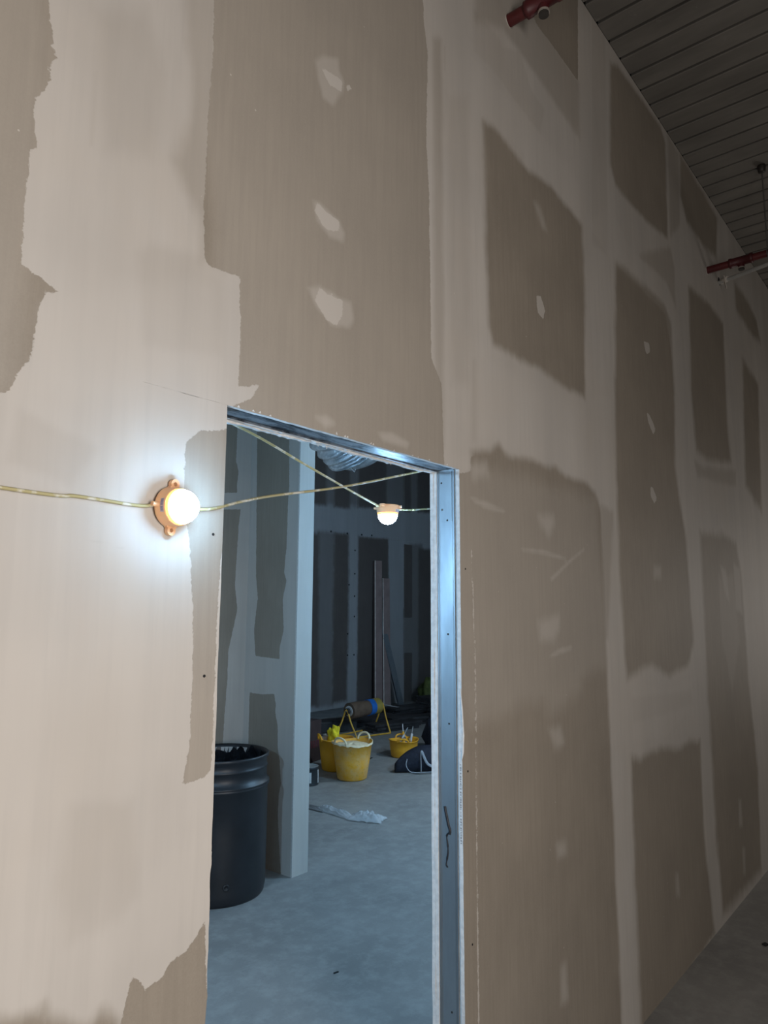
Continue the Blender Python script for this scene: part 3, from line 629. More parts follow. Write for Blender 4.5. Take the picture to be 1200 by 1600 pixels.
while z > 1.045:
    h = rnd.choice((.002, .0035, .005)); ep.box(DX1-.0008, DX1+.0002, WY+.0045, WY+.0085, z-h, z); z -= h+rnd.choice((.002, .003, .006))
tag(ep.build('edge_print', M['grey_print'], wall_front), 'small grey printed code along the cut board edge')
lp = MB(); lp.tube([(DX1-.001, WY+.004, 1.50), (DX1-.001, WY-.001, 1.44), (DX1+.003, WY-.002, 1.36), (DX1+.001, WY-.001, 1.31), (DX1-.001, WY+.003, 1.282)], [.002, .004, .005, .005, .001], 6, flat=.5)
tag(lp.build('torn_paper', M['gypsum'], wall_front), 'strip of pale torn paper hanging from the right board edge')
# plaster burrs hanging from the head
rnd = random.Random(12)
for i in range(22):
    x = rnd.uniform(DX0+.03, DX1-.05); h = rnd.uniform(.003, .010); y = rnd.choice((WY-.0006, WY-.0006, WY+.112)); up = y < WY
    MB().add([(x-.004, y, DZ+.002), (x+.004, y, DZ+.002), (x+rnd.uniform(-.004, .004), y-.001, DZ+(h if up else -h)), (x, y+.003, DZ+.001)], [(0, 1, 2), (0, 2, 3), (1, 3, 2), (0, 3, 1)]).build('plaster_burr', M['gypsum'], wall_front)

# inner room walls
P0, P1, PY0, PY1 = 3.400, 3.545, 3.595, 4.13
wall_partition = struct(MB().box(P0+.013, P1, PY0+.013, BACKY, 0, CEIL).build('wall_partition', M['gypsum']))
M['coat_lite'] = M['coat']
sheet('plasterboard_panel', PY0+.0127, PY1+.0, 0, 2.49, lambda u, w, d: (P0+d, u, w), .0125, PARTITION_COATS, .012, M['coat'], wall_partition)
sheet('plasterboard_panel', PY0+.0127, PY1+.0, 2.49, CEIL, lambda u, w, d: (P0+d, u, w), .0125, PARTITION_COATS, .012, M['coat'], wall_partition)
sheet('plasterboard_panel', P0, P1, 0, CEIL, lambda u, w, d: (u, PY0+d, w), .0125, [], .03, M['coat'], wall_partition)
wall_alcove = struct(MB().box(IN_X0, P0+.012, PY1+.013, PY1+.1, 0, CEIL).build('wall_alcove', M['gypsum']))
for (a, b_) in ((-1.4, -.2), (-.2, 1.0), (1.0, 2.2), (2.2, P0)):
    for z0, z1 in ((0, 2.02), (2.02, CEIL)):
        sheet('plasterboard_panel', a, b_, z0, z1, lambda u, w, d: (u, PY1+d, w), .0125, ALCOVE_COATS, .012 if b_ > 3 else .1, M['coat'], wall_alcove)
wall_back = struct(MB().box(P1+.001, IN_X1, BACKY+.013, BACKY+.12, 0, CEIL).build('wall_back', M['gypsum']))
cb = [P1+.001, 4.7, 5.9, 7.1, 8.3, 9.5, 10.93, 11.9, IN_X1]
for a, b_ in zip(cb[:-1], cb[1:]):
    for z0, z1 in ((0, 3.08), (3.082, CEIL)):
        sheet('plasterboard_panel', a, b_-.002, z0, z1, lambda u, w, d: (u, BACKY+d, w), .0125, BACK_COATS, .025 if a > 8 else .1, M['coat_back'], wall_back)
struct(MB().box(IN_X1, IN_X1+.12, WY+.116, BACKY, 0, CEIL).build('wall_right', M['plaster_wall']))
struct(MB().box(IN_X0-.12, IN_X0, -1.6, BACKY, 0, CEIL).build('wall_left', M['plaster_wall']))
# screw dots on the far wall
for (x, z) in [(9.27, 3.09), (9.66, 3.10), (9.94, 3.11), (8.85, 3.09)]:
    MB().lathe([(.018, 0), (.018, .004), (.0001, .005)], 8, 0, Matrix.Translation((x, BACKY, z)) @ Matrix.Rotation(PI/2, 4, 'X'), cap=False).build('drywall_screw', M['screw_hole'], wall_back)
for (x, z) in [(9.50, 2.80), (9.50, 2.38), (9.50, 1.98), (9.50, 1.62), (9.50, .60+.35), (9.35, 2.18), (9.33, 1.32), (9.33, .95)]:
    MB().lathe([(.016, 0), (.016, .004), (.0001, .005)], 8, 0, Matrix.Translation((x-.02, BACKY, z)) @ Matrix.Rotation(PI/2, 4, 'X'), cap=False).build('drywall_screw', M['screw_hole'], wall_back)

# corridor: rear wall with the window the daylight comes through, far end
WX0, WX1, WZ0, WZ1 = -.45, .65, .82, 2.42
rw = MB()
for (a, b_, z0, z1) in ((IN_X0, WX0, 0, CEIL), (WX1, X1+.1, 0, CEIL), (WX0, WX1, 0, WZ0), (WX0, WX1, WZ1, CEIL)): rw.box(a, b_, -1.70, -1.60, z0, z1)
struct(rw.build('wall_rear', M['plaster_wall']))
we = MB()
for (a, b_, z0, z1) in ((-1.6, -1.12, 0, CEIL), (.22, WY, 0, CEIL), (-1.12, .22, 0, .98), (-1.12, .22, 2.52, CEIL)): we.box(X1, X1+.1, a, b_, z0, z1)
struct(we.build('wall_end', M['plaster_wall']))
struct(MB().box(X1+.04, X1+.08, -1.12, .22, .98, 1.02).box(X1+.04, X1+.08, -1.12, .22, 2.48, 2.52).box(X1+.04, X1+.08, -1.12, -1.08, 1.02, 2.48).box(X1+.04, X1+.08, .18, .22, 1.02, 2.48).build('fill_light_frame', M['alu']))  # unseen opening frame made up to house the added end light
w1 = struct(MB().box(WX0, WX1, -1.70, -1.66, WZ0, WZ0+.04).box(WX0, WX1, -1.70, -1.66, WZ1-.04, WZ1).box(WX0, WX0+.04, -1.70, -1.66, WZ0+.04, WZ1-.04).box(WX1-.04, WX1, -1.70, -1.66, WZ0+.04, WZ1-.04).build('window_1', M['alu']))

# ------------------------------------------------------------------ things
# --- festoon lamps: orange housing, two screw ears, clear-white dome
def festoon_lamp(loc, axis, roll, label, extra=0, dome='dome', color=LED):
    """axis: direction the dome points"""
    root = empty('festoon_lamp', loc, 0, label, 'lamp', 'festoon lamps on the yellow cable')
    z = Vector(axis).normalized(); x = Vector(roll); x = (x - z*x.dot(z)).normalized(); y = z.cross(x)
    root.rotation_mode = 'QUATERNION'
    root.rotation_quaternion = Matrix(((x.x, y.x, z.x), (x.y, y.y, z.y), (x.z, y.z, z.z))).to_quaternion()
    MB().lathe([(.0405, 0), (.0420, .002), (.0420, .006), (.0395, .008), (.0385, .024), (.0365, .028), (.0001, .028)], 40).build('housing', M['orange'], root)
    MB().lathe([(.0368, .0275), (.0362, .0335), (.0340, .0345)], 40, cap=False).build('glow_collar', M['glow_collar'], root)
    dm = [(.0338*math.cos(PI/2*i/16)+1e-4, .0335+.0338*math.sin(PI/2*i/16)) for i in range(17)]
    MB().lathe(dm, 40, cap=False).build('dome', M[dome], root)
    for s in (-1, 1):
        e = MB(); n = 18; out_ = []; cx, r = s*.047, .0105
        ring = [Vector((cx+math.cos(2*PI*j/n)*r, math.sin(2*PI*j/n)*r, 0)) for j in range(n)]
        hole = [Vector((cx+math.cos(2*PI*j/n)*r*.42, math.sin(2*PI*j/n)*r*.42, 0)) for j in range(n)]
        up = Vector((0, 0, .009)); vs = ring+hole+[p+up for p in ring]+[p+up for p in hole]; fs = []
        for j in range(n):
            k = (j+1) % n
            fs += [(j, k, n+k, n+j), (2*n+j, 3*n+j, 3*n+k, 2*n+k), (j, 2*n+j, 2*n+k, k), (n+j, n+k, 3*n+k, 3*n+j)]
        e.add(vs, fs, 0, False); e.box(min(s*.034, s*.042), max(s*.034, s*.042), -.012, .012, 0, .009)
        e.build('mounting_ear', M['orange'], root)
    for s in (-1, 1):
        MB().tube([(0, s*.038, .0075), (0, s*.052, .0075)], [.0065, .0048], 12).build('cable_gland', M['orange'], root)
    lb = MB(); base = math.radians(92)   # moulded label on the housing wall
    n = 8
    def hp(a, zz, rr=.0392): return (rr*math.cos(a), rr*math.sin(a), zz)
    a0, a1 = base-.36, base+.36
    for k in range(n):
        p, q = a0+(a1-a0)*k/n, a0+(a1-a0)*(k+1)/n
        lb.add([hp(p, .0150), hp(q, .0150), hp(q, .0255), hp(p, .0255)], [(0, 1, 2, 3)], 0)
    for k in range(11):
        p = a0+.05+(a1-a0-.1)*k/11; q = p+.028
        if k in (6,): continue
        lb.add([hp(p, .0170, .0396), hp(q, .0170, .0396), hp(q, .0238, .0396), hp(p, .0238, .0396)], [(0, 1, 2, 3)], 1)
    tag(lb.build('moulded_label', [M['print_pale'], M['print_blue']], root, recalc=False), 'small printed label on the housing side')
    if extra:   # added point light past the dome, brightening the room beyond its emission
        l = bpy.data.lights.new('added_lamp_light', 'POINT'); l.energy = extra; l.color = color; l.shadow_soft_size = .035
        o = bpy.data.objects.new('added_lamp_light', l); COL.objects.link(o); o.parent = root; o.location = (0, 0, .112); o.rotation_euler = (PI, 0, 0)
    return root
LAMP1 = Vector((.8135, WY-.004, 1.942))
LAMP2 = Vector((1.911, 1.570, 2.104))
LAMP3 = Vector((.45, 2.10, 2.02))
festoon_lamp(LAMP1, (.12, -1, -.03), (.03, 0, 1), 'lit festoon lamp screwed to the wall left of the doorway')
festoon_lamp(LAMP2, (0, 0, -1), (1, .3, 0), 'lit festoon lamp hanging dome-down inside the doorway head', 0, 'dome_bright')
festoon_lamp(LAMP3, (0, 0, -1), (1, -.3, 0), 'lit festoon lamp hanging inside the room behind the left wall', 68)
FILL_LAMP4 = Vector((5.2, 1.75, 2.45))  # unseen lamp added to brighten the partition end and floor
festoon_lamp(FILL_LAMP4, (0, 0, -1), (1, .2, 0), 'added festoon lamp, out of view, brightening the room beyond the right jamb', 125)
FILL_LAMP5 = Vector((6.7, 3.3, 2.60))  # unseen lamp added to brighten the back wall and tubs
festoon_lamp(FILL_LAMP5, (0, 0, -1), (1, .2, 0), 'added festoon lamp, out of view, brightening the deep right of the room', 95, 'dome', (.66, .84, 1.0))

def cable(pts, label, r=.0042, n=10):
    # flat-ish twin cable
    return tag(MB().tube(catmull(pts, n), r, 8, flat=.8).build('festoon_cable', M['cable']), label, 'cable', 'festoon cable runs')
cable([(-1.2, WY-.012, 1.985), (-.3, WY-.010, 1.962), (.488, WY-.0065, 1.938), (.62, WY-.0055, 1.940), (.735, WY-.0065, 1.937), (.770, WY-.011, 1.941)], 'yellow festoon cable running along the wall from the left to the wall lamp')
cable([(.868, WY-.012, 1.943), (.92, WY-.006, 1.952), (1.02, WY+.03, 1.982), (1.174, 1.33, 2.022), (1.487, 1.38, 2.094), (1.923, 1.44, 2.212), (2.10, 1.47, 2.26)], 'yellow festoon cable from the wall lamp across the doorway to its upper right corner')
cable([(.50, 2.09, 2.013), (.70, 1.80, 2.18), (.95, 1.53, 2.262), (1.185, 1.50, 2.230), (1.476, 1.53, 2.172), (1.72, 1.56, 2.125), (1.861, 1.57, 2.096)], 'yellow festoon cable descending from the upper left doorway corner to the hanging lamp')
cable([(1.961, 1.570, 2.096), (2.06, 1.56, 2.104), (2.16, 1.56, 2.120), (3.4, 1.62, 2.30), (5.15, 1.75, 2.445)], 'short yellow festoon cable from the hanging lamp to behind the right jamb')
cable([(5.25, 1.76, 2.445), (5.6, 2.2, 2.45), (6.2, 2.9, 2.55), (6.65, 3.26, 2.592)], 'added yellow festoon cable between the two unseen inner right lamps')
cable([(.40, 2.11, 2.013), (.1, 2.3, 2.10), (-.6, 2.6, 2.3), (-2.0, 3.0, 2.5)], 'yellow festoon cable beyond the inner lamp')

# --- sprinkler pipes through the wall near the ceiling
def sprinkler(x, z, r, tee_y, label):
    root = empty('sprinkler_pipe', (x, WY, z), 0, label, 'pipe', 'red sprinkler pipes under the decking')
    MB().tube([(0, .10, 0), (0, -1.2, 0), (0, -2.84, 0)], r, 20).build('pipe', M['red'], root)
    t = MB(); t.tube([(0, tee_y+.075, 0), (0, tee_y+.073, 0), (0, tee_y+.055, 0), (0, tee_y+.053, 0), (0, tee_y-.053, 0), (0, tee_y-.055, 0), (0, tee_y-.073, 0), (0, tee_y-.075, 0)],
         [r+.001, r+.009, r+.009, r+.006, r+.006, r+.009, r+.009, r+.001], 20)
    t.tube([(0, tee_y, 0), (0, tee_y, -r-.022)], r*.85, 16); t.build('tee_fitting', M['red_dark'], root)
    MB().tube([(0, tee_y, -r-.022), (0, tee_y, -r-.030)], r*.93, 16).build('outlet_ring', M['ring'], root)
    MB().tube([(0, tee_y, -r-.030), (0, tee_y, -r-.040)], r*.80, 16).build('outlet_cap', M['cast_dark'], root)
    MB().lathe([(r+.001, -.004), (r+.004, -.002), (r+.004, .003)], 20, 0, Matrix.Rotation(PI/2, 4, 'X'), cap=False,
               jitter=lambda i, j, rr, zz: (rr+.003*mnoise.noise((j*.9, x, i)), zz)).build('filler_collar', M['rag_pale'], root)
    return root
sprinkler(2.262, 4.072, .0245, -.150, 'red sprinkler pipe passing through the wall above the door side')
sprinkler(4.987, 4.079, .0245, -.215, 'red sprinkler pipe at the right edge with a hanger rod')
for (x, y, z, lab) in ((4.987, .862, 4.079, 'threaded hanger rod dropping from the decking to the right red pipe'),):
    root = empty('pipe_hanger', (x, y, z), 0, lab, 'hanger')
    MB().tube([(0, 0, .03), (0, 0, CEIL-z-.02)], .0045, 8).build('threaded_rod', M['rod'], root)
    MB().lathe([(.012, CEIL-z-.05), (.022, CEIL-z-.045), (.026, CEIL-z-.012), (.026, CEIL-z-.001), (.0001, CEIL-z-.001)], 14).build('ceiling_anchor', M['cast_dark'], root)
    MB().tube([(.030*math.cos(a), 0, .030*math.sin(a)) for a in [2*PI*i/20 for i in range(20)]], .0030, 6, closed=True).build('clamp_ring', M['rod'], root)
root = empty('conduit', (5.30, WY, 4.10), 0, 'grey conduit pipe leaving the wall beside the right red pipe', 'conduit')
MB().tube([(.0, .08, 0), (-.055, -.06, -.012), (-.20, -.34, -.045), (-1.2, -2.3, -.20)], .014, 12).build('pipe', M['pvc'], root)
MB().lathe([(.030, 0), (.030, .002), (.0001, .002)], 14, 0, Matrix.Translation((-.012, .001, .012)) @ Matrix.Rotation(PI/2, 4, 'X')).build('hole', M['screw_hole'], root)
tp = MB(); tp.add([(-.03, -.03, .02), (-.085, -.05, .012), (-.07, -.06, -.085), (-.035, -.045, -.06), (-.03, -.034, .02), (-.083, -.054, .012), (-.068, -.064, -.085), (-.033, -.049, -.06)],
   [(0, 1, 2, 3), (7, 6, 5, 4), (0, 4, 5, 1), (1, 5, 6, 2), (2, 6, 7, 3), (3, 7, 4, 0)])
tp.tube([(-.02, -.02, 0), (-.07, -.07, -.012)], .020, 12)
tag(tp.build('tape_tag', M['rag_pale'], root), 'pale torn tape hanging off the conduit end')

# --- flexible duct over the doorway, inside
root = empty('flexible_duct', (2.66, 2.53, 2.50), 0, 'crinkled silver flexible duct hanging above the doorway head', 'duct')
raw = catmull([(.105, -.115, -.005), (.055, -.105, .075), (-.13, -.09, .22), (-.27, -.17, .52), (-.28, -.18, 1.1), (-.28, -.18, 1.65), (-.28, -.18, CEIL-2.50)], 40)
pth = [raw[0]]; acc = 0.0      # even steps of 9 mm along the axis
for p, q in zip(raw[:-1], raw[1:]):
    L = (q-p).length; d = .009-acc
    while d < L: pth.append(p.lerp(q, d/L)); d += .009
    acc = L-(d-.009)
rad = []
for i, p in enumerate(pth):
    s_ = min(1, ((i+.5)/6)**.5)
    rad.append(.168*s_*(1 + .10*math.sin(2*PI*i/4.6)))
db = MB().tube(pth, rad, 44)
db.v = [tuple(Vector(v)+.008*Vector((mnoise.noise(Vector(v)*9), mnoise.noise(Vector(v)*9+Vector((7, 0, 0))), mnoise.noise(Vector(v)*11+Vector((0, 5, 0)))))) for v in db.v]
db.build('duct_body', M['foil'], root)
MB().tube([(-.02, -.10, .0), (-.005, -.105, -.04), (.012, -.11, -.055), (.028, -.105, -.035), (.04, -.10, .0)], .0018, 6).build('tie_wire', M['white_wire'], root)

# --- black barrel with ragged liner
BX, BY, BR = 2.955, 3.795, .300
root = empty('barrel', (BX, BY, 0), 0, 'black plastic barrel with a ragged liner behind the left door edge', 'barrel')
H_ = .835
MB().lathe([(.0001, .006), (BR-.045, .006), (BR-.042, 0), (BR-.02, 0), (BR-.012, .012), (BR-.010, .030), (BR-.006, .045), (BR-.005, .060), (BR-.003, .40), (BR-.004, H_-.200), (BR+.004, H_-.192), (BR+.006, H_-.184), (BR+.002, H_-.180), (BR+.006, H_-.174), (BR+.005, H_-.166), (BR-.010, H_-.158), (BR-.012, H_-.085), (BR-.006, H_-.080), (BR-.012, H_-.074), (BR-.012, H_-.03), (BR-.002, H_-.022), (BR, H_-.006), (BR-.006, H_), (BR-.014, H_-.004), (BR-.020, H_-.03), (BR-.022, .05), (.0001, .045)], 64, cap=False).build('body', M['black_plastic'], root)
fl = MB(); n = 72
rnd = random.Random(5); vs = []; fs = []
for j in range(n):
    a = 2*PI*j/n; top = H_-.045+.055*max(-.6, mnoise.noise((j*.55, 1.3, 0)))+.03*rnd.random()
    for (rr, z) in ((BR-.0245, H_-.20), (BR-.026, H_-.11), (BR-.030-.012*rnd.random(), min(top, H_+.003))): vs.append((rr*math.cos(a), rr*math.sin(a), z))
for j in range(n):
    k = (j+1) % n
    for i in range(2): fs.append((j*3+i, k*3+i, k*3+i+1, j*3+i+1))
fl.add(vs, fs, 0, True); tag(fl.build('liner', M['black_film'], root, recalc=False), 'torn black plastic liner inside the rim')
MB().lathe([(.0001, .10), (.12, .13), (BR-.03, .10)], 40, cap=False, jitter=lambda i, j, r, z: (r, z+.05*mnoise.noise((j*.5, i, 2)))).build('rubbish', M['black_film'], root)
rs = MB()
for j in range(26):
    a0 = math.radians(15+j*5.5); 
    if j % 4 == 3: continue
    zt = H_-.02; zb = H_-.045-.05*abs(mnoise.noise((j*.8, 4, 4)))-.02*rnd.random()
    p = [((BR-.0225)*math.cos(a), (BR-.0225)*math.sin(a)) for a in (a0, a0+math.radians(5.2))]
    rs.add([(p[0][0], p[0][1], zt), (p[1][0], p[1][1], zt), (p[1][0]*.997, p[1][1]*.997, zb+.015), ((p[0][0]+p[1][0])/2*.998, (p[0][1]+p[1][1])/2*.998, zb)], [(0, 1, 2, 3)], 0, False)
tag(rs.build('residue', M['residue'], root, recalc=False), 'dried grey residue under the rim', kind='stuff')
T = Matrix.Rotation(math.radians(-118), 4, 'Z') @ Matrix.Translation((BR-.004, 0, .115)) @ Matrix.Rotation(PI/2, 4, 'Y')
MB().lathe([(.020, 0), (.020, .004), (.011, .005), (.010, .001), (.0001, .001)], 18, 0, T, cap=False).build('drain_plug', M['black_plastic'], root)

# --- flexible tubs
def tub(loc, rb, rt, h, mat, label, handles, rz=0, fill=None, group='yellow flexible tubs', inside=None):
    root = empty('flexible_tub', loc, rz, label, 'tub', group)
    def sq(i, j, r, z): return (r*(1+.02*math.cos(2*(2*PI*j/48))), z+(.010*math.cos(2*(2*PI*j/48)+.6)*(z/h)))
    MB().lathe([(.0001, .004), (rb-.02, .004), (rb-.015, 0), (rb, .012), (rb+(rt-rb)*.5, h*.5), (rt-.004, h-.012), (rt+.004, h-.010), (rt+.004, h), (rt-.004, h), (rt-.010, h-.02), (rb-.008, .02), (.0001, .014)], 48, cap=False, jitter=sq).build('body', M[mat], root)
    for a in handles:
        c, s_ = math.cos(a), math.sin(a); tx, ty = -s_, c; w = rt*.36; hh = h*.20
        pts = []
        for k in range(13):
            t = k/12; ang = PI*t
            o = -w*math.cos(ang); up_ = h-.012+hh*math.sin(ang)**.8; lean = rt-.004-.0*up_+.012*math.sin(ang)
            pts.append((c*math.sqrt(max(lean**2-o*o*.6, .01))+tx*o, s_*math.sqrt(max(lean**2-o*o*.6, .01))+ty*o, up_))
        MB().tube(pts, .011, 8).build('handle', M[mat if not inside else 'plaster_dust'], root)
    if fill:
        z, m_ = fill
        rr = rb+(rt-rb)*(z/h)-.010
        MB().lathe([(rr, z), (rr*.9, z+.006), (rr*.6, z+.012), (rr*.25, z+.02), (.0001, z+.02)], 36, cap=False, jitter=lambda i, j, r, zz: (r, zz+.02*mnoise.noise((j*.35, i*1.3, 1)))).build('contents', M[m_], root)
    if inside:
        MB().lathe([(rt-.0098, h-.03), (rt-.0035, h-.001), (rt+.0042, h+.001), (rt+.0045, h-.02)], 48, cap=False, jitter=lambda i, j, r, zz: (sq(i, j, r, zz)[0], sq(i, j, r, zz)[1]+(.014*mnoise.noise((j*.7, 3, 1)) if i == 3 else 0))).build('dried_rim', M['plaster_dust'], root)
    return root
tub((5.70, 5.15, 0), .155, .212, .375, 'tub_dusty', 'dusty yellow tub crusted with plaster, nearest of the yellow tubs', [math.radians(185), math.radians(5)], 0, (.335, 'plaster_dust'), inside=True)
tub((5.90, 5.57, 0), .155, .195, .33, 'tub_clean', 'yellow tub behind the dusty one with a yellow rag', [math.radians(150)], 0, None)
tub((6.94, 5.44, 0), .150, .178, .200, 'tub_clean', 'shallow yellow tub of hand tools beside the dark bag', [math.radians(215), math.radians(50)], 0, (.12, 'dark_pack'))

# rag in the rear tub
def lump(name, loc, size, mat, seed, parent=None, seg=14, rough=.35, rz=0, up=True):
    mb = MB(); vs = []; n = seg
    for i in range(n+1):
        th = PI*i/n
        for j in range(2*n):
            ph = 2*PI*j/(2*n); d = Vector((math.sin(th)*math.cos(ph), math.sin(th)*math.sin(ph), math.cos(th)))
            k = 1+rough*mnoise.noise(d*1.8+Vector((seed, seed*.7, 0)))+rough*.4*mnoise.noise(d*5+Vector((seed, 0, 3)))
            p = Vector((d.x*size[0], d.y*size[1], d.z*size[2]))*k
            if up: p.z = max(p.z, -size[2]*.55)+size[2]*.55
            vs.append(p)
    fs = [(i*2*n+j, i*2*n+(j+1) % (2*n), (i+1)*2*n+(j+1) % (2*n), (i+1)*2*n+j) for i in range(n) for j in range(2*n)]
    mb.add(vs, fs, 0, True)
    return mb.build(name, M[mat], parent, loc, (0, 0, rz))
tag(lump('rag', (5.85, 5.56, .27), (.055, .07, .13), 'rag_yellow', 3.1, rough=.6), 'crumpled bright yellow rag in the rear tub', 'rag')
tag(lump('crumpled_wrap', (5.85, 5.68, .27), (.05, .05, .06), 'residue', 6.1, rough=.6), 'pale crumpled wrap beside the yellow rag', 'wrap')
# tools in the shallow tub
def tool(loc, rot, kind, label):
    root = empty('hand_tool', loc, 0, label, 'tool', 'hand tools in the shallow tub'); root.rotation_euler = rot
    if kind == 'trowel':
        MB().box(-.055, .055, -.11, .11, 0, .003).build('blade', M['steel'], root)
        MB().tube([(0, -.04, .003), (0, -.035, .03), (0, .04, .03)], .006, 8).build('shank', M['steel'], root)
        MB().tube([(0, -.05, .045), (0, 0, .05), (0, .08, .045)], .014, 10).build('grip', M['wood'], root)
    else:
        MB().tube([(0, 0, 0), (0, 0, .14)], .014, 10).build('grip', M['white_core' if kind == 'pale' else 'tub_clean'], root)
        MB().tube([(0, 0, .14), (0, 0, .24)], .006, 8).build('shank', M['steel'], root)
    return root
tool((6.90, 5.35, .135), (1.2, .1, .5), 'trowel', 'steel trowel standing in the shallow yellow tub')
tool((6.86, 5.45, .13), (.2, .5, 0), 'pale', 'pale handled tool leaning in the shallow yellow tub')
tool((7.00, 5.48, .14), (-.3, .45, .2), 'yellow', 'yellow handled tool leaning over the shallow tub rim')
tool((7.03, 5.41, .13), (.35, .6, 1), 'pale', 'white tipped tool against the right tub rim')

# --- holdall
root = empty('holdall', (6.50, 4.77, 0), math.radians(-32), 'dark navy holdall with grey webbing straps by the right jamb', 'bag')
body = MB(); n = 18; nx = 22; vs = []
for i in range(nx+1):
    t = -1+2*i/nx; k = (1-abs(t)**1.9)**.8 if abs(t) < 1 else 0; k = max(k, .02)
    for j in range(n):
        a = 2*PI*j/n; y = math.cos(a); z = math.sin(a)
        y = math.copysign(abs(y)**.75, y); z = math.copysign(abs(z)**.75, z)
        w = .15*(.55+.45*k)*(1 if z < 0 else 1-.30*z); hh = .135*(.35+.65*k)
        s_ = 1+.07*mnoise.noise((t*3, y*2, z*2))
        vs.append((t*.37, y*w*s_*max(k, .3), .005+max(0, hh+z*hh*s_)))
body.add(vs, [(i*n+j, i*n+(j+1) % n, (i+1)*n+(j+1) % n, (i+1)*n+j) for i in range(nx) for j in range(n)]+[tuple(range(n))[::-1], tuple(nx*n+j for j in range(n))], 0, True)
body.build('body', M['bag'], root)
def strap_tube(pts, name='strap', r=.012, m='strap', fl_=.25): return MB().tube(catmull(pts, 6), r, 8, flat=fl_).build(name, M[m], root)
strap_tube([(-.13, -.150, .02), (-.13, -.152, .10), (-.13, -.142, .19), (-.12, -.150, .235), (-.07, -.175, .12), (.0, -.182, .085), (.07, -.175, .12), (.12, -.150, .22), (.13, -.142, .17), (.13, -.152, .09), (.13, -.150, .02)], 'carry_strap', .014, 'strap', .35)
strap_tube([(-.27, -.105, .16), (-.285, -.115, .10), (-.26, -.135, .045), (-.20, -.150, .025), (0, -.155, .022), (.2, -.150, .025), (.28, -.12, .06)], 'piping', .005, 'strap', 1.0)
# --- dark soft bag behind the tub
tag(lump('rucksack', (7.50, 5.28, 0), (.24, .20, .30), 'bag', 9.2, rough=.3), 'slumped dark rucksack behind the shallow yellow tub', 'bag')

# --- paint tin beside the partition
root = empty('paint_tin', (5.235, 5.32, 0), 0, 'dark paint tin with a white label at the partition edge', 'tin')
MB().lathe([(.0001, .003), (.098, .003), (.100, 0), (.102, .004), (.100, .01), (.100, .150), (.104, .156), (.104, .172), (.100, .178)], 36, cap=False).build('body', M['tin'], root)
MB().lathe([(.100, .178), (.095, .182), (.088, .174), (.0001, .174)], 36, cap=False).build('lid', M['tin_lid'], root)
for (a0, a1, z0, z1) in ((-150, -118, .03, .13), (-70, -48, .02, .145)):
    lb = MB()
    for k in range(6):
        p, q = math.radians(a0+(a1-a0)*k/6), math.radians(a0+(a1-a0)*(k+1)/6)
        lb.add([(.1008*math.cos(p), .1008*math.sin(p), z0), (.1008*math.cos(q), .1008*math.sin(q), z0), (.1008*math.cos(q), .1008*math.sin(q), z1), (.1008*math.cos(p), .1008*math.sin(p), z1)], [(0, 1, 2, 3)])
    tag(lb.build('label', M['white_label'], root, recalc=False), 'white label panel on the tin side')
# --- dark carton standing behind the tin
root = empty('carton', (5.93, 6.16, 0), math.radians(12), 'dark tall carton with faded red print behind the paint tin', 'box')
bevel(MB().box(-.20, .20, -.15, .15, 0, .46).build('body', M['dark_card'], root), .008)
MB().add([(-.20, -.15, .46), (.0, -.15, .47), (.0, .15, .47), (-.20, .15, .46), (-.20, -.15, .463), (.0, -.15, .473), (.0, .15, .473), (-.20, .15, .463)], [(0, 1, 2, 3), (7, 6, 5, 4), (0, 4, 5, 1), (2, 6, 7, 3), (1, 5, 6, 2), (3, 7, 4, 0)]).build('flap', M['dark_card'], root)
pr = MB(); rnd = random.Random(4)
for k in range(9):
    x = -.16+k*.036; pr.box(x, x+.012, -.1512, -.150, .16, .24)
    if k % 2: pr.box(x, x+.026, -.1512, -.150, .16 if k % 4 == 1 else .228, .172 if k % 4 == 1 else .24)
tag(pr.build('faded_print', M['red_print'], root), 'faded red lettering band')

# --- metal lengths with clear wrap on the floor
for k in range(4):
    r_ = MB().tube([(4.60+k*.018, 5.05-.02*k, .010+.006*(k % 2)), (4.61+k*.018, 4.50+.012*k, .010+.004*(k % 2))], .0085, 8)
    tag(r_.build('metal_length', M['steel']), 'thin metal length poking out of clear wrap on the floor', 'metal length', 'metal lengths in clear wrap')
def film(loc, sx, sy, sz, seed, label, rz=0):
    mb = MB(); nx_, ny_ = 26, 18; vs = []
    for i in range(nx_+1):
        for j in range(ny_+1):
            u_, v_ = i/nx_*2-1, j/ny_*2-1; e = max(0, 1-max(abs(u_), abs(v_))**2)
            z = sz*(.15+.85*e)*(.55+.9*abs(mnoise.noise((u_*2.6+seed, v_*2.6, 1)))+.5*mnoise.noise((u_*7, v_*7+seed, 2)))
            w = 1+.15*mnoise.noise((u_*2+seed, v_*2, 5))
            vs.append((u_*sx*w, v_*sy*w, max(.002, z)))
    mb.add(vs, [(i*(ny_+1)+j, (i+1)*(ny_+1)+j, (i+1)*(ny_+1)+j+1, i*(ny_+1)+j+1) for i in range(nx_) for j in range(ny_)], 0, True)
    o = mb.build('plastic_wrap', M['clear'], None, loc, (0, 0, rz), recalc=False)
    md = o.modifiers.new('thickness', 'SOLIDIFY'); md.thickness = .0012
    return tag(o, label, 'plastic wrap')
film((4.655, 4.40, .001), .05, .24, .055, 2.0, 'long twist of clear plastic wrap around the metal lengths', math.radians(-4))
film((4.69, 4.07, .001), .085, .15, .075, 8.0, 'crumpled ball of clear plastic wrap at the end of the twist', math.radians(20))

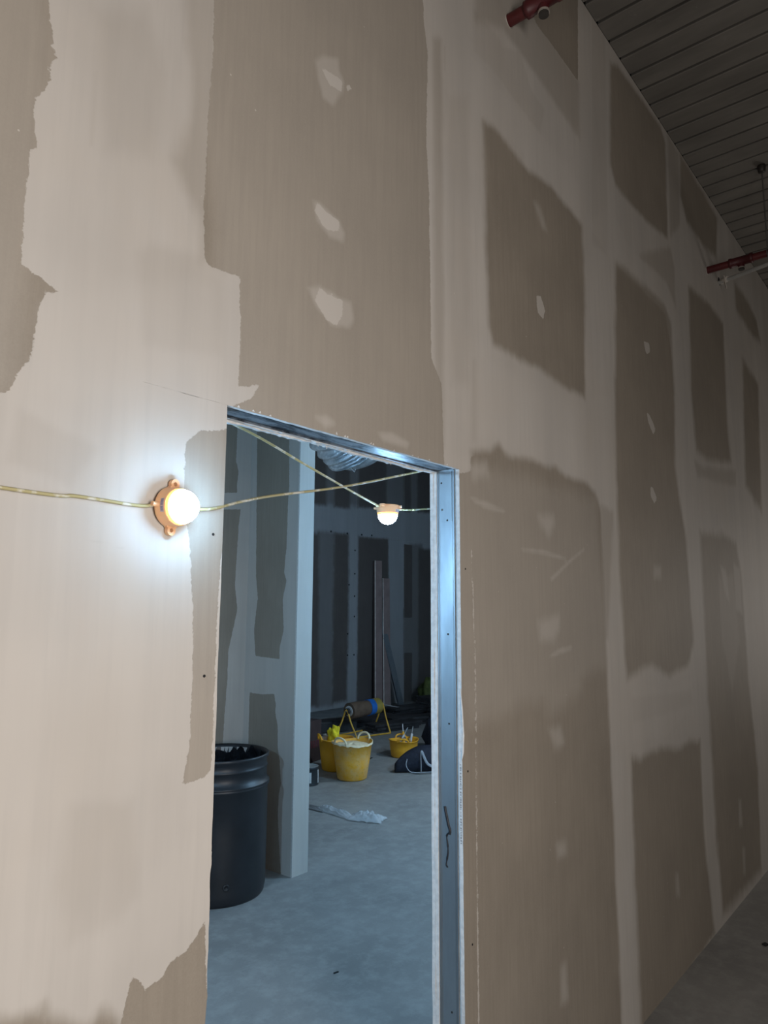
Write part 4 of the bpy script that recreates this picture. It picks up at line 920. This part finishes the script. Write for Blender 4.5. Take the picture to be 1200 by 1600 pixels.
# --- yellow tube stand with a roll across it
root = empty('roll_stand', (7.68, 6.68, 0), 0, 'yellow tubular stand carrying a brown paper roll', 'stand')
O_ = Vector((7.68, 6.68, 0))
ax0 = Vector((7.41, 6.81, .345))-O_; ax1 = Vector((8.12, 6.76, .375))-O_
fa1, fa2 = Vector((7.35, 6.96, .012))-O_, Vector((7.46, 6.66, .012))-O_
fb1, fb2 = Vector((8.19, 6.98, .012))-O_, Vector((8.04, 6.54, .012))-O_
for P_, f1, f2 in ((ax0, fa1, fa2), (ax1, fb1, fb2)):
    MB().tube(catmull([f1, f1.lerp(P_, .55), P_+Vector((0, 0, .022)), f2.lerp(P_, .55), f2], 6), .0115, 8).build('end_frame', M['yellow_tube'], root)
for p, q in ((fa1, fb1), (fa2, fb2)): MB().tube([p, q], .0115, 8).build('base_rail', M['yellow_tube'], root)
dirn = (ax1-ax0).normalized()
MB().tube([ax0-dirn*.02, ax1+dirn*.02], .009, 8).build('axle', M['rod'], root)
def seg(t0, t1, r, m_, name): return MB().tube([ax0+dirn*t0, ax0+dirn*t1], r, 28).build(name, M[m_], root)
seg(.05, .26, .112, 'brown_roll', 'paper_roll'); seg(.261, .40, .105, 'brown_roll', 'paper_roll'); seg(.401, .50, .112, 'blue', 'blue_roll'); seg(.501, .62, .110, 'ochre', 'tape_roll')
seg(.040, .049, .072, 'white_core', 'core_ring'); seg(.0, .0395, .044, 'dark_pack', 'core_hub')

# --- lengths leaning on the back wall
def leaning(foot, top, w, d, mat, name, label, edge=None, group=None):
    a, b_ = Vector(foot), Vector(top); L = (b_-a).length; z = (b_-a).normalized(); x = Vector((1, -.35, 0)); x = (x-z*x.dot(z)).normalized(); y = z.cross(x)
    root = empty(name, foot, 0, label, 'trim length', group); root.rotation_mode = 'QUATERNION'
    root.rotation_quaternion = Matrix(((x.x, y.x, z.x), (x.y, y.y, z.y), (x.z, y.z, z.z))).to_quaternion()
    mb = MB().prism([(-w/2, -d/2, 0), (w/2, -d/2, 0), (w/2, d/2, 0), (w/2-.004, d/2, 0), (w/2-.004, -d/2+.004, 0), (-w/2+.004, -d/2+.004, 0), (-w/2+.004, d/2, 0), (-w/2, d/2, 0)], (0, 0, L))
    mb.build('channel', M[mat], root)
    if edge: tag(MB().box(-w/2-.003, -w/2+.012, -d/2-.003, -d/2+.004, 0, L).build('lip', M[edge], root), 'pale catching lip')
    return root
leaning((9.95, 8.38, .03), (10.03, 8.475, 2.64), .15, .05, 'mauve', 'trim_length', 'taller of the two brown trim lengths leaning on the far wall', 'pale_edge', 'brown trim lengths')
leaning((10.09, 8.30, .03), (10.215, 8.44, 2.32), .15, .05, 'mauve', 'trim_length', 'shorter brown trim length leaning on the far wall, right of the taller', 'pale_edge', 'brown trim lengths')
root = leaning((10.33, 8.15, 0), (10.03, 8.495, 1.92), .11, .04, 'galv_dark', 'steel_length', 'dark steel length tilted against the far wall', None)

# --- boards stacked along the back wall
for k in range(7):
    o = bevel(MB().box(-1.15, 1.15, -.30, .30, 0, .0125).build('plasterboard_sheet', M['board_pack'], None, (8.62+.03*math.sin(k*2.1), 8.10+.015*math.cos(k*1.7), .0005+.0150*k), (0, 0, .012*math.sin(k*1.9))), .001, 1)
    tag(o, 'grey board along the far wall, %s of its stack' % ('top' if k == 6 else 'bottom' if k == 0 else 'layer %d up' % (k+1)), 'board', 'boards stacked along the far wall')
tag(bevel(MB().box(-.22, .22, -.10, .10, 0, .05).build('board_offcut', M['galv'], None, (9.45, 8.15, .107), (0, 0, .3)), .003), 'pale metal offcut on top of the board stack', 'offcut')
# white wire draped across
tag(MB().tube(catmull([(8.72, 7.52, .135), (9.0, 7.5, .22), (9.35, 7.5, .16), (9.8, 7.48, .09), (10.1, 7.4, .055)], 6), .006, 6).build('white_wire', M['white_wire']), 'thin white wire draped in front of the leaning lengths', 'wire')

# --- dark packs and offcuts heaped at the right of the far wall
rnd = random.Random(21); k = 0
spots = [(8.35, 6.75, .86, .28), (9.05, 6.9, .9, .30), (8.5, 7.35, 1.0, .34), (9.7, 7.5, .9, .32), (10.4, 7.3, .8, .40), (9.45, 6.35, .8, .30), (9.9, 6.8, .7, .35)]
lab = ['right of the roll stand', 'behind the shallow tub', 'under the white wire', 'below the tilted steel length', 'with the crumpled paper on it', 'behind the rucksack', 'in the middle of the dark heap']
for i, (x, y, L, w) in enumerate(spots):
    nlay = [3, 3, 3, 4, 7, 5, 6][i]
    for q in range(nlay):
        o = bevel(MB().box(-L/2, L/2, -w/2, w/2, 0, .036).build('floor_pack', M['dark_pack'], None, (x+rnd.uniform(-.04, .04), y+rnd.uniform(-.03, .03), .0005+q*.0375), (0, 0, rnd.uniform(-.16, .16)-.25)), .004, 1)
        tag(o, 'dark flat pack, %s of the pile %s' % (('top' if q == nlay-1 else 'bottom' if q == 0 else 'layer %d up' % (q+1)), lab[i]), 'flat pack', 'dark flat packs heaped before the far wall')
tag(lump('sack', (11.0, 7.9, 0), (.30, .25, .36), 'olive', 2.2, rough=.45), 'olive green sack slumped in the far right corner clutter', 'sack')
tag(lump('crumpled_paper', (10.42, 7.28, .264), (.07, .06, .06), 'white_label', 5.2, rough=.5), 'small pale crumpled paper on top of the tallest dark heap', 'paper')
# black hose lengths on the floor behind the tubs
tag(MB().tube(catmull([(5.3, 7.6, .03), (5.9, 7.25, .03), (6.5, 7.35, .03), (7.1, 7.0, .03), (7.25, 6.85, .03)], 8), .03, 8).build('black_hose', M['black_plastic']), 'thick black hose on the floor behind the roll stand', 'hose')
tag(bevel(MB().box(-1.1, 1.1, -.16, .16, 0, .16).build('dark_bundle', M['dark_pack'], None, (6.95, 7.62, .0), (0, 0, -.40)), .02), 'long dark wrapped bundle lying behind the roll stand', 'bundle')
tag(MB().tube(catmull([(6.15, 5.75, .008), (6.35, 5.6, .008), (6.6, 5.65, .008)], 5), .012, 6, flat=.5).build('tool_strip', M['dark_pack']), 'short dark strip on the floor left of the shallow tub', 'strip')

# --- small things on the floor by the door
tag(MB().prism([(0, 0, 0), (.027, -.008, 0), (.030, -.004, 0), (.026, .001, 0), (.004, .006, 0)], (0, 0, .004)).build('chip', M['screw_hole'], None, (2.685, 2.532, 0)), 'tiny black chip on the floor inside the doorway', 'debris')
tag(MB().prism([(0, 0, 0), (.03, -.01, 0), (.04, .01, 0), (.01, .02, 0)], (0, 0, .006)).build('chip', M['screw_hole'], None, (4.35, 1.0, 0)), 'tiny black chip on the corridor floor at the wall foot', 'debris')
